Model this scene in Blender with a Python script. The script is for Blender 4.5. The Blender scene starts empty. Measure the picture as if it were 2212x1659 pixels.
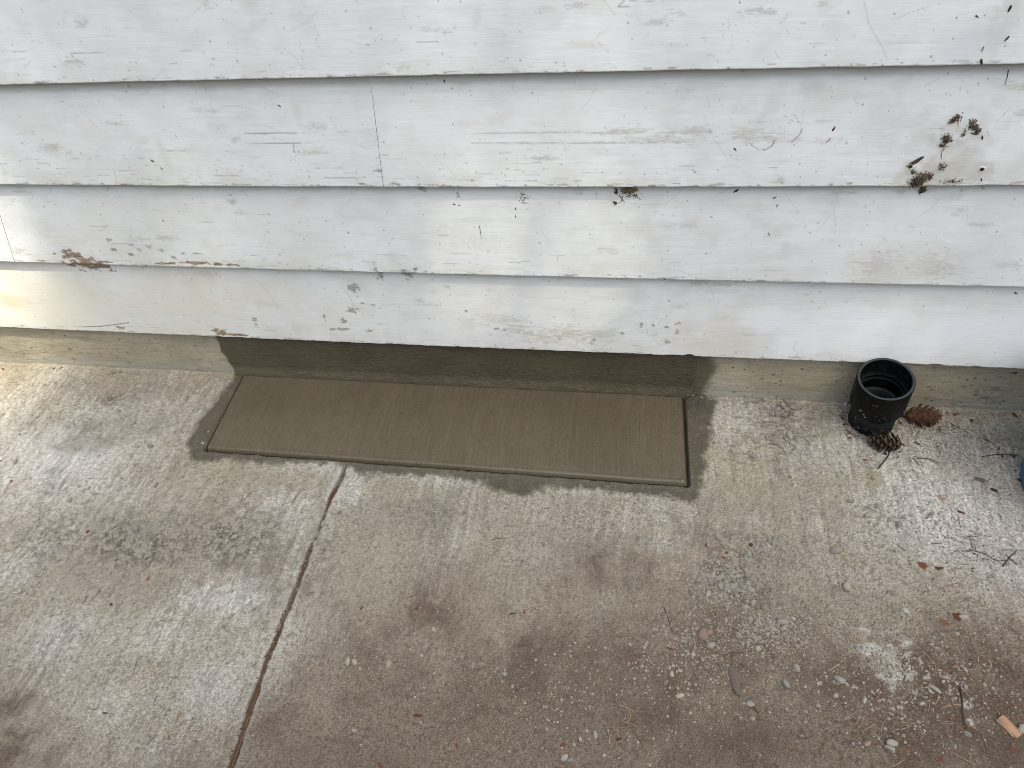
import bpy, bmesh, math, random
import numpy as np
from mathutils import Vector, Matrix

S = bpy.context.scene
rng = np.random.default_rng(7)
random.seed(7)
PI = math.pi

# ------------------------------------------------------------------ camera
F, PITCH, ROLL, YAW = 1567.55, 0.7978, -0.1175, 0.2293      # focal length for a frame 2212 wide
CAM = np.array([0.0, -1.1331, 1.2])
def _axes():
    f = np.array([0, math.cos(PITCH), -math.sin(PITCH)]); u = np.array([0, math.sin(PITCH), math.cos(PITCH)]); x = np.array([1., 0, 0])
    c, s = math.cos(YAW), math.sin(YAW); Z = np.array([[c, -s, 0], [s, c, 0], [0, 0, 1]])
    f, u, x = Z @ f, Z @ u, Z @ x
    c, s = math.cos(ROLL), math.sin(ROLL)
    return c*x + s*u, -s*x + c*u, f
AX, AU, AF = _axes()
cd = bpy.data.cameras.new('camera'); cam = bpy.data.objects.new('camera', cd); S.collection.objects.link(cam)
cd.sensor_width = 36; cd.lens = F/2212*36; cd.clip_start = 0.02; cd.clip_end = 2000
m = Matrix.Identity(4)
for i in range(3):
    m[i][0], m[i][1], m[i][2], m[i][3] = AX[i], AU[i], -AF[i], CAM[i]
cam.matrix_world = m
S.camera = cam

# ------------------------------------------------------------------ light
SUNP = .11                                  # share of sunlight let through by the thin part of the crown
SUN_AZ, SUN_EL = math.radians(30), math.radians(62.8)      # azimuth measured from -Y (facing the wall) towards +X
SD = np.array([math.sin(SUN_AZ)*math.cos(SUN_EL), -math.cos(SUN_AZ)*math.cos(SUN_EL), math.sin(SUN_EL)])
w = bpy.data.worlds.new('World'); S.world = w; w.use_nodes = True
nt = w.node_tree; bg = nt.nodes['Background']
sky = nt.nodes.new('ShaderNodeTexSky'); sky.sky_type = 'NISHITA'; sky.sun_disc = False
sky.sun_elevation = SUN_EL; sky.sun_rotation = math.atan2(SD[0], SD[1])
sky.air_density = 1.0; sky.dust_density = 3.0; sky.ozone_density = 1.0
nt.links.new(sky.outputs[0], bg.inputs[0]); bg.inputs[1].default_value = 0.15
sd = bpy.data.lights.new('sun', 'SUN'); sd.energy = 4.0; sd.angle = math.radians(0.53); sd.color = (1.0, 0.94, 0.84)
so = bpy.data.objects.new('sun', sd); S.collection.objects.link(so)
so.rotation_euler = Vector(SD).to_track_quat('Z', 'Y').to_euler(); so.location = (0, 0, 5)
vs = S.view_settings
vs.view_transform = 'Standard'; vs.look = 'None'; vs.gamma = 1.0; vs.use_curve_mapping = False
vs.exposure = 1.42
S.render.filter_size = 1.0; S.cycles.filter_width = 0.8; S.cycles.use_denoising = True; S.cycles.denoising_prefilter = 'ACCURATE'
vs.use_white_balance = True; vs.white_balance_temperature = 7050; vs.white_balance_tint = 2

# ------------------------------------------------------------------ helpers
def ray(u, v): return (u-1106)*AX - (v-829.5)*AU + F*AF
def on_plane(u, v, ax, val):
    d = ray(u, v); return CAM + d*(val-CAM[ax])/d[ax]
def G(u, v, z=0.0):                       # point of the ground seen at (u, v)
    p = on_plane(u, v, 2, z); return float(p[0]), float(p[1])
def FW(u, v, y=0.0):                      # point of the foundation face
    p = on_plane(u, v, 1, y); return float(p[0]), float(p[2])

_T = {}
def vn(x, y, seed=0):
    if seed not in _T: _T[seed] = np.random.default_rng(1000+seed).random((256, 256)).astype(np.float32)
    T = _T[seed]; xf = np.floor(x); yf = np.floor(y)
    fx = (x-xf).astype(np.float32); fy = (y-yf).astype(np.float32)
    xi = xf.astype(np.int32) & 255; yi = yf.astype(np.int32) & 255; x1 = (xi+1) & 255; y1 = (yi+1) & 255
    fx = fx*fx*(3-2*fx); fy = fy*fy*(3-2*fy)
    return (T[xi, yi]*(1-fx)+T[x1, yi]*fx)*(1-fy) + (T[xi, y1]*(1-fx)+T[x1, y1]*fx)*fy
def fbm(x, y, f, o=4, seed=0, g=0.55):
    s = 0; a = 1; t = 0
    for i in range(o):
        s = s + a*vn(x*f+17.3*i+seed*3.1, y*f+9.7*i+seed*1.7, seed+i); t += a; a *= g; f *= 2.03
    return s/t
def ss(e0, e1, x):
    t = np.clip((x-e0)/(e1-e0), 0, 1); return t*t*(3-2*t)

class Field:
    """colour and relief painted over a surface in its own metres (a across, b up or away)"""
    def __init__(s, A, B, col):
        s.A, s.B = A, B; s.n, s.m = A.shape
        s.col = np.empty(A.shape+(3,), np.float32); s.col[:] = col
        s.h = np.zeros(A.shape, np.float32); s.wet = np.zeros(A.shape, np.float32); s.rng = np.random.default_rng(s.n+s.m)
    def mix(s, mask, c):
        c = np.asarray(c, np.float32); s.col += (c-s.col)*mask[..., None]
    def win(s, a0, a1):
        ax = s.A[:, 0]; return slice(max(0, int(np.searchsorted(ax, a0))-1), int(np.searchsorted(ax, a1))+1)
    def blob(s, a, b, ra, rb, c, al=1.0, soft=.35, nz=.5, f=60, rot=0, h=0, seed=5, wet=None, st=1, vary=0):
        w = s.win(a-1.8*max(ra, rb), a+1.8*max(ra, rb))
        if w.stop <= w.start: return
        A = s.A[w]-a; B = s.B[w]-b; cr, sr = math.cos(rot), math.sin(rot)
        p = (A*cr+B*sr)/ra; q = (-A*sr+B*cr)/rb
        d = np.sqrt(p*p+q*q) + nz*(fbm(s.A[w]*st, s.B[w], f, 3, seed)-.5)*2
        k = (1-ss(1-soft, 1+soft, d))*al
        c = np.asarray(c, np.float32)
        if vary: c = c*(1+vary*2*(fbm(s.A[w]*.3, s.B[w], 400, 2, seed+4)-.5))[..., None]
        s.col[w] += (c-s.col[w])*k[..., None]
        if h: s.h[w] += h*k
        if wet is not None: s.wet[w] = np.maximum(s.wet[w], wet*k)
    def line(s, pts, wd, c, al=1.0, h=0, nz=0.3, f=80, brk=0, seed=9):
        pts = np.array(pts); w = s.win(pts[:, 0].min()-3*wd, pts[:, 0].max()+3*wd)
        if w.stop <= w.start: return
        A, B = s.A[w], s.B[w]; D = np.full(A.shape, 9.0, np.float32)
        for p, q in zip(pts[:-1], pts[1:]):
            v = q-p; L = max(1e-12, v@v); t = np.clip(((A-p[0])*v[0]+(B-p[1])*v[1])/L, 0, 1)
            D = np.minimum(D, np.hypot(A-p[0]-t*v[0], B-p[1]-t*v[1]))
        D = D*(1+nz*(fbm(A, B, f, 2, seed)-.5)*2)
        k = np.clip(1.25-D/wd, 0, 1)*al
        if brk: k = k*ss(brk-.1, brk+.1, fbm(A, B*3, f*.5, 3, seed+3))
        s.col[w] += (np.asarray(c, np.float32)-s.col[w])*k[..., None]; s.h[w] += h*k

def grid_mesh(name, P, col=None, mat=None, parent=None, wet=None, smooth=True, flip=False):
    """P (n, m, 3) points -> one grid mesh with a colour attribute"""
    n, mm = P.shape[:2]
    me = bpy.data.meshes.new(name)
    me.vertices.add(n*mm); me.vertices.foreach_set('co', P.astype(np.float32).ravel())
    i = np.arange(n*mm).reshape(n, mm)
    q = np.stack([i[:-1, :-1], i[1:, :-1], i[1:, 1:], i[:-1, 1:]], -1).reshape(-1, 4)
    if flip: q = q[:, ::-1]
    nf = len(q)
    me.loops.add(nf*4); me.polygons.add(nf)
    me.loops.foreach_set('vertex_index', q.ravel().astype(np.int32))
    me.polygons.foreach_set('loop_start', (np.arange(nf)*4).astype(np.int32))
    me.polygons.foreach_set('use_smooth', np.full(nf, smooth))
    me.update(calc_edges=True)
    if col is not None:
        c = np.ones((n, mm, 4), np.float32); c[..., :3] = col
        if wet is not None: c[..., 3] = wet
        else: c[..., 3] = 0
        at = me.color_attributes.new('Col', 'FLOAT_COLOR', 'POINT'); at.data.foreach_set('color', c.ravel())
    if mat: me.materials.append(mat)
    o = bpy.data.objects.new(name, me); S.collection.objects.link(o)
    if parent: o.parent = parent
    return o

def raw_mesh(name, V, Fc, mat=None, col=None, smooth=True):
    V = np.asarray(V, np.float32); Fc = np.asarray(Fc, np.int32); k = Fc.shape[1]; nf = len(Fc)
    me = bpy.data.meshes.new(name); me.vertices.add(len(V)); me.vertices.foreach_set('co', V.ravel())
    me.loops.add(nf*k); me.polygons.add(nf); me.loops.foreach_set('vertex_index', Fc.ravel())
    me.polygons.foreach_set('loop_start', (np.arange(nf)*k).astype(np.int32)); me.polygons.foreach_set('use_smooth', np.full(nf, smooth))
    me.update(calc_edges=True)
    if col is not None:
        c = np.zeros((len(V), 4), np.float32); c[:, :3] = col
        at = me.color_attributes.new('Col', 'FLOAT_COLOR', 'POINT'); at.data.foreach_set('color', c.ravel())
    if mat: me.materials.append(mat)
    return me
def link(name, me, parent=None, loc=(0, 0, 0), rot=(0, 0, 0), sc=(1, 1, 1)):
    o = bpy.data.objects.new(name, me); S.collection.objects.link(o)
    o.location = loc; o.rotation_euler = rot; o.scale = sc
    if parent: o.parent = parent
    return o
def tag(o, label=None, cat=None, group=None, kind=None):
    if label: o['label'] = label
    if cat: o['category'] = cat
    if group: o['group'] = group
    if kind: o['kind'] = kind
    return o
def empty(name, loc=(0, 0, 0), rot=(0, 0, 0)):
    o = bpy.data.objects.new(name, None); S.collection.objects.link(o); o.location = loc; o.rotation_euler = rot
    o.empty_display_size = 0.02
    return o

# ------------------------------------------------------------------ materials
def N(nt, t, **k):
    n = nt.nodes.new(t)
    for a, b in k.items(): setattr(n, a, b)
    return n
def surf_mat(name, rough=.85, wet_rough=.5, var=.12, f1=900, f2=350, stretch=(1, 1, 1), bump=.25, bdist=.0006, spec=.3):
    """surface colour from the 'Col' attribute, finest grain and tooth from noise in object metres"""
    mt = bpy.data.materials.new(name); mt.use_nodes = True; nt = mt.node_tree; L = nt.links.new
    b = nt.nodes['Principled BSDF']
    at = N(nt, 'ShaderNodeVertexColor', layer_name='Col')
    tc = N(nt, 'ShaderNodeTexCoord'); mp = N(nt, 'ShaderNodeMapping'); mp.inputs['Scale'].default_value = stretch
    L(tc.outputs['Object'], mp.inputs[0])
    n1 = N(nt, 'ShaderNodeTexNoise'); n1.inputs['Scale'].default_value = f1; n1.inputs['Detail'].default_value = 2; L(mp.outputs[0], n1.inputs['Vector'])
    n2 = N(nt, 'ShaderNodeTexNoise'); n2.inputs['Scale'].default_value = f2; n2.inputs['Detail'].default_value = 4; L(mp.outputs[0], n2.inputs['Vector'])
    mr = N(nt, 'ShaderNodeMapRange'); mr.inputs['From Min'].default_value = .25; mr.inputs['From Max'].default_value = .75
    mr.inputs['To Min'].default_value = 1-var; mr.inputs['To Max'].default_value = 1+var; L(n1.outputs[0], mr.inputs[0])
    mx = N(nt, 'ShaderNodeVectorMath', operation='SCALE'); L(at.outputs[0], mx.inputs[0]); L(mr.outputs[0], mx.inputs['Scale'])
    L(mx.outputs[0], b.inputs['Base Color'])
    rr = N(nt, 'ShaderNodeMapRange'); rr.inputs['To Min'].default_value = rough; rr.inputs['To Max'].default_value = wet_rough
    L(at.outputs[1], rr.inputs[0]); L(rr.outputs[0], b.inputs['Roughness'])
    ad = N(nt, 'ShaderNodeMath', operation='ADD'); L(n1.outputs[0], ad.inputs[0]); L(n2.outputs[0], ad.inputs[1])
    bp = N(nt, 'ShaderNodeBump'); bp.inputs['Strength'].default_value = bump; bp.inputs['Distance'].default_value = bdist
    L(ad.outputs[0], bp.inputs['Height']); L(bp.outputs[0], b.inputs['Normal'])
    b.inputs['Specular IOR Level'].default_value = spec
    return mt
def noise_mat(name, c1, c2, scale=200, rough=.8, bump=.3, bdist=.0008, spec=.3, rand=0, detail=4, stretch=(1, 1, 1)):
    mt = bpy.data.materials.new(name); mt.use_nodes = True; nt = mt.node_tree; L = nt.links.new
    b = nt.nodes['Principled BSDF']; tc = N(nt, 'ShaderNodeTexCoord'); mp = N(nt, 'ShaderNodeMapping'); mp.inputs['Scale'].default_value = stretch
    L(tc.outputs['Object'], mp.inputs[0])
    n = N(nt, 'ShaderNodeTexNoise'); n.inputs['Scale'].default_value = scale; n.inputs['Detail'].default_value = detail; L(mp.outputs[0], n.inputs['Vector'])
    cr = N(nt, 'ShaderNodeValToRGB'); cr.color_ramp.elements[0].color = (*c1, 1); cr.color_ramp.elements[1].color = (*c2, 1)
    cr.color_ramp.elements[0].position = .3; cr.color_ramp.elements[1].position = .7; L(n.outputs[0], cr.inputs[0])
    out = cr.outputs[0]
    if rand:
        oi = N(nt, 'ShaderNodeObjectInfo'); hs = N(nt, 'ShaderNodeHueSaturation'); mr = N(nt, 'ShaderNodeMapRange')
        mr.inputs['To Min'].default_value = 1-rand; mr.inputs['To Max'].default_value = 1+rand
        L(oi.outputs['Random'], mr.inputs[0]); L(mr.outputs[0], hs.inputs['Value']); L(out, hs.inputs['Color']); out = hs.outputs[0]
    L(out, b.inputs['Base Color']); b.inputs['Roughness'].default_value = rough; b.inputs['Specular IOR Level'].default_value = spec
    bp = N(nt, 'ShaderNodeBump'); bp.inputs['Strength'].default_value = bump; bp.inputs['Distance'].default_value = bdist
    L(n.outputs[0], bp.inputs['Height']); L(bp.outputs[0], b.inputs['Normal'])
    return mt

M_paint = surf_mat('weathered_white_paint', rough=.55, wet_rough=.9, var=.035, f1=300, f2=120, stretch=(.09, 1, 2.2), bump=.35, bdist=.0006, spec=.35)
M_conc = surf_mat('old_concrete', rough=.92, wet_rough=.55, var=.6, f1=480, f2=300, bump=.8, bdist=.0012)
M_found = surf_mat('foundation_concrete', rough=.9, wet_rough=.6, var=.12, f1=500, f2=200, stretch=(.35, 1, 1), bump=.4, bdist=.0008)
M_fresh = surf_mat('fresh_wet_concrete', rough=.62, wet_rough=.42, var=.1, f1=700, f2=260, stretch=(1, .3, 1), bump=.35, bdist=.0005, spec=.4)
M_mortar = surf_mat('wet_mortar', rough=.6, wet_rough=.45, var=.12, f1=500, f2=200, stretch=(.35, 1, 1), bump=.5, bdist=.0009, spec=.4)
M_peb = noise_mat('grey_pebble', (.22, .195, .165), (.35, .315, .275), 300, rand=.2)
M_pebw = noise_mat('pale_pebble', (.20, .175, .142), (.41, .375, .325), 260, rand=.28)
M_pebt = noise_mat('tan_stone', (.22, .155, .11), (.31, .225, .165), 200, rand=.15)
M_needle = noise_mat('dry_needle', (.12, .07, .04), (.24, .15, .09), 150, rand=.45)
M_needlep = noise_mat('pale_needle', (.3, .2, .12), (.42, .31, .2), 150, rand=.3)
M_needled = noise_mat('dark_needle', (.045, .032, .025), (.09, .065, .05), 150, rand=.3)
M_soil = noise_mat('soil_crumb', (.075, .055, .04), (.19, .145, .105), 90)
M_scale = noise_mat('red_brown_scale', (.05, .016, .009), (.17, .065, .034), 450, rough=.6, rand=.35)
M_dark = noise_mat('dark_debris', (.02, .014, .01), (.11, .075, .05), 900, rand=.4)

# ------------------------------------------------------------------ sidings: geometry of the laps
YB, YT, UP = -0.024, -0.004, 0.02       # face: bottom edge, level of next edge
EDGES = [[(0,706),(433,724.6),(737,739),(1071,753),(1404,765),(1475,768),(1841,781),(2212,797)],
 [(0,565),(433,575.7),(737,586),(1071,595.7),(1475,604),(1841,611),(2212,620)],
 [(0,398.5),(366.6,400),(737,402.7),(1104,405.6),(1475,402.7),(1841,401),(2212,400)],
 [(0,182.7),(366.6,174),(737,166),(1104,159),(1475,151),(1841,142.7),(2212,138)]]
EP = []
for e in EDGES:
    p = np.array([FW(u, v, YB) for u, v in e]); c = np.polyfit(p[:, 0], p[:, 1], 2); EP.append((c, p[0, 0], p[-1, 0]))
REV = 0.1953
def zedge(k, x):
    x = np.asarray(x, float)
    if k > 3: return zedge(3, x) + REV*(k-3)
    c, a, b = EP[k]; xc = np.clip(x, a, b); s = 2*c[0]*xc+c[1]
    return np.polyval(c, xc) + s*(x-xc)*.5
def face_y(t): return YB + (YT-YB)*t
def W(u, v):                              # (x, z) on the sloping face of whichever board is seen at (u, v)
    x, z = FW(u, v, -0.016)
    for k in range(6):
        if z < zedge(k+1, x): break
    for _ in range(4):
        t = (z-zedge(k, x))/(zedge(k+1, x)-zedge(k, x)); x, z = FW(u, v, float(face_y(t)))
    return float(x), float(z)
def WK(u, v):
    x, z = W(u, v)
    for k in range(6):
        if z < zedge(k+1, x): break
    t = (z-zedge(k, x))/(zedge(k+1, x)-zedge(k, x))
    return float(x), float(z), k, float(face_y(t))

XS = np.concatenate([np.linspace(-3.6, -1.8, 40)[:-1], np.arange(-1.8, 1.05, .0018), np.linspace(1.05, 2.8, 40)])
house = empty('house', (-.4, 0, 0))
tag(house, 'white painted clapboard house wall on a low concrete foundation', 'house')
house_inv = Matrix.Translation((.4, 0, 0))

PAINT = (.79, .80, .80)
WOOD = (.28, .205, .14); GREYCHIP = (.36, .355, .325); GRIME = (.55, .54, .49)
nail = (.05, .03, .02)
# hand-placed wear, all given where it is seen and laid on the boards' own metres
wear = []      # (func, args)
def wb(u, v, ru, rv, c, al=1., **k):
    x, z = W(u, v); x2, _ = W(u+ru, v); _, z2 = W(u, v-rv) if rv > 0 else (0, z)
    wear.append(('b', x, z, abs(x2-x), max(.0005, abs(z2-z)), c, al, k))
def wl(pts, wd, c, al=1., **k):
    wear.append(('l', [W(*p) for p in pts], wd, c, al, k))
# brown peels
for u, v, a, b in [(155,552,19,9),(138,556,7,4),(172,560,9,4),(150,540,6,3),(140,541,5,2),(195,566,30,2.5),(225,566,12,2),(118,548,3,2),
                   (425,569,35,3.2),(470,572,12,3),(500,573,16,2.6),(395,568,16,2.4),(360,569,22,2.2),(478,718,14,4.5),(500,723,20,2.6),(525,725,12,2.2),(467,715,7,4),
                   (245,540,6,2.2),(282,549,6,2.6),(254,706,4,3),(262,709,6,2.5),(315,573,3,3)]:
    wb(u, v, a, b, WOOD, .95, soft=.12, nz=1.1, f=230, h=-.0006, st=.35, vary=.7)
# grey chips
for u, v, a, b in [(236,518,7,3),(234,521,4,3),(282,529,8,2.5),(300,540,7,2.5),(322,535,5,4),(348,541,8,3),(375,556,6,4),(395,548,5,3),(425,548,10,1.5),
                   (818,369,8,2.6),(852,398,12,3.4),(910,399,9,2),(780,398,10,1.6),(881,585,13,3.4),(896,584,6,3.8),(1000,590,20,3),(1035,592,12,2),
                   (550,690,6,6),(553,700,5,4),(740,711,16,3.2),(720,712,8,2),(1072,711,5,2.4),(1090,713,5,2.5),(1282,735,7,3),(1277,741,4,3),
                   (1497,368,5,2.6),(1590,763,3,3),(1720,773,22,2.6),(1700,778,14,2),(2148,764,4,5),(2022,795,12,3),(1020,392,4,3)]:
    wb(u, v, a*.9, b*.9, GREYCHIP, .9, soft=.15, nz=1.1, f=240, h=-.0005, st=.4, vary=.6)
# mortar splats and grime drops
for u, v, a, b in [(763,620,13,10),(762,669,12,7),(824,597,6,6),(821,583,5,4),(816,600,4,3),(806,657,4,3.2),(743,692,7,5),(821,665,3,2.4),(783,654,3,2),
                   (800,713,7,4),(1008,672,3,3),(700,683,4,4),(1385,700,4,6),(1412,701,4,6),(1440,706,6,4),(1460,700,3,3),(1463,715,5,5),(1442,737,8,5),(1345,720,4,5),(1466,696,4,4)]:
    wb(u, v, a*.8, b*.8, (.33, .325, .285), .85, soft=.2, nz=1.3, f=260, h=.0012, vary=.5)
# brown-grey scuffs
for u, v, a, b in [(1190,286,55,2.5),(1310,287,50,3),(1180,309,55,2),(1300,308,55,2),(1075,288,45,1),(1075,309,50,1),(1430,300,60,5),(1495,283,40,6),(1620,285,45,8),
                   (1650,300,50,7),(1350,283,40,5),(600,288,45,1.2),(560,289,30,1),(590,309,50,1.2),(1900,575,40,25),(2010,570,30,20),(2035,583,40,12)]:
    wb(u, v, a, b, (.47, .43, .39), .5, soft=.9, nz=1.7, f=420, st=.25)
for u, v, a, b in [(1200,718,45,10),(1240,725,35,9),(1110,715,25,8),(1170,733,40,8),(1080,690,40,8),(1290,722,30,10)]:
    wb(u, v, a, b, (.50, .47, .41), .5, soft=.9, nz=1.9, f=330, st=.3)
# soft stains
for u, v, a, b, c, al in [(100,270,14,20,(.68,.65,.6),.35),(485,205,16,18,(.62,.6,.55),.35),(205,285,20,25,(.7,.66,.6),.3),(100,60,12,30,(.66,.66,.66),.35),(45,55,8,18,(.64,.64,.64),.35),
        (660,40,26,30,(.62,.59,.55),.35),(415,90,22,18,(.6,.61,.58),.4),(250,110,40,22,(.68,.67,.62),.4),(355,335,8,35,(.62,.62,.52),.5),(410,325,22,8,(.6,.6,.52),.5),
        (640,245,8,20,(.62,.58,.5),.4),(500,60,20,16,(.64,.64,.63),.4),(1260,98,26,6,(.6,.58,.48),.45),(1180,20,14,5,(.55,.55,.48),.4),(1380,70,50,50,(.7,.71,.72),.35),
        (1780,205,45,45,(.66,.63,.56),.35),(1690,190,12,25,(.66,.65,.6),.3),(2075,340,40,60,(.60,.6,.58),.5),(2060,370,60,18,(.55,.55,.53),.5),(2100,95,60,35,(.62,.63,.65),.5),
        (2120,560,60,60,(.68,.69,.72),.5),(1960,590,60,40,(.66,.66,.64),.5),(20,650,26,14,(.55,.49,.30),.6),(120,630,120,40,(.66,.62,.52),.35),(300,660,160,40,(.70,.66,.57),.4),
        (560,640,60,30,(.64,.61,.52),.35),(420,610,25,45,(.62,.57,.46),.3),(1560,735,80,45,(.68,.64,.55),.55),(1350,230,60,12,(.62,.6,.58),.2),(560,150,200,20,(.66,.66,.62),.3),
        (900,610,25,20,(.7,.7,.66),.3),(155,520,45,20,(.66,.63,.52),.4),(270,545,60,18,(.6,.59,.53),.35),(1340,570,120,14,(.68,.66,.6),.3)]:
    wb(u, v, a, b, c, al, soft=.95, nz=.9, f=25)
for u, v, a, b, al in [(1984,392,30,24,.5),(2050,300,26,22,.3),(2085,275,40,25,.25),(2070,350,60,60,.4),(2040,380,70,25,.45),(2130,380,26,22,.4),(1350,395,60,10,.25),(2170,60,30,60,.35),(1960,360,18,14,.4)]:
    wb(u, v, a, b, (.50, .47, .41), al, soft=.95, nz=1.2, f=90)
# fresher, bluer paint brushed on at the lower right
for u, v, a, b, al in [(1790,730,150,48,.8),(2030,735,190,58,.75),(2180,760,60,40,.8),(1650,690,60,20,.5),(1880,680,120,22,.5)]:
    wb(u, v, a, b, (.85, .87, .91), al, soft=.5, nz=.8, f=14)
for i in range(60):
    u = rng.uniform(1650, 2180); v = rng.uniform(640, 770); L_ = rng.uniform(30, 110); c = rng.uniform(-12, 12)
    wl([(u-L_, v+c), (u, v-abs(c)*.3), (u+L_, v+c*.4)], .0011, (.88, .9, .93) if i % 3 else (.68, .7, .74), .35, brk=.35)
wl([(1720,740),(1713,752),(1722,762),(1735,757)], .0015, (.62,.62,.56), .7)
wl([(520,287.5),(640,288)], .0011, (.3,.26,.24), .8, brk=.4); wl([(520,309),(650,309.5)], .0009, (.3,.28,.25), .8, brk=.35)
wl([(634,310),(635,330)], .0011, (.2,.17,.15), .9); wl([(178,706),(215,705),(250,701),(278,697)], .0014, (.10,.11,.12), .95); wl([(120,705),(178,706)], .0008, (.3,.3,.3), .5)
wl([(1867,4),(1875,45),(1885,66),(1905,100),(1917,128)], .0008, (.5,.5,.52), .7)
wl([(1020,288),(1560,285)], .0009, (.45,.43,.42), .7, brk=.45); wl([(1020,309.5),(1560,308)], .001, (.4,.38,.35), .75, brk=.45)
wl([(243,363),(252,382),(260,403)], .001, (.6,.55,.42), .9)
wl([(1350,0),(1335,14),(1360,15)], .0009, (.3,.3,.27), .8, brk=.3); wl([(1360,2),(1420,4)], .0008, (.3,.3,.27), .6, brk=.4)
wl([(1650,325),(1668,315),(1673,303)], .0011, (.14,.13,.12), .9); wl([(1620,311),(1640,324),(1655,322)], .0009, (.3,.3,.3), .8)
wl([(1710,307),(1728,290),(1733,278)], .001, (.25,.15,.1), .9); wl([(1730,275),(1737,240)], .0005, (.5,.5,.5), .5)

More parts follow.
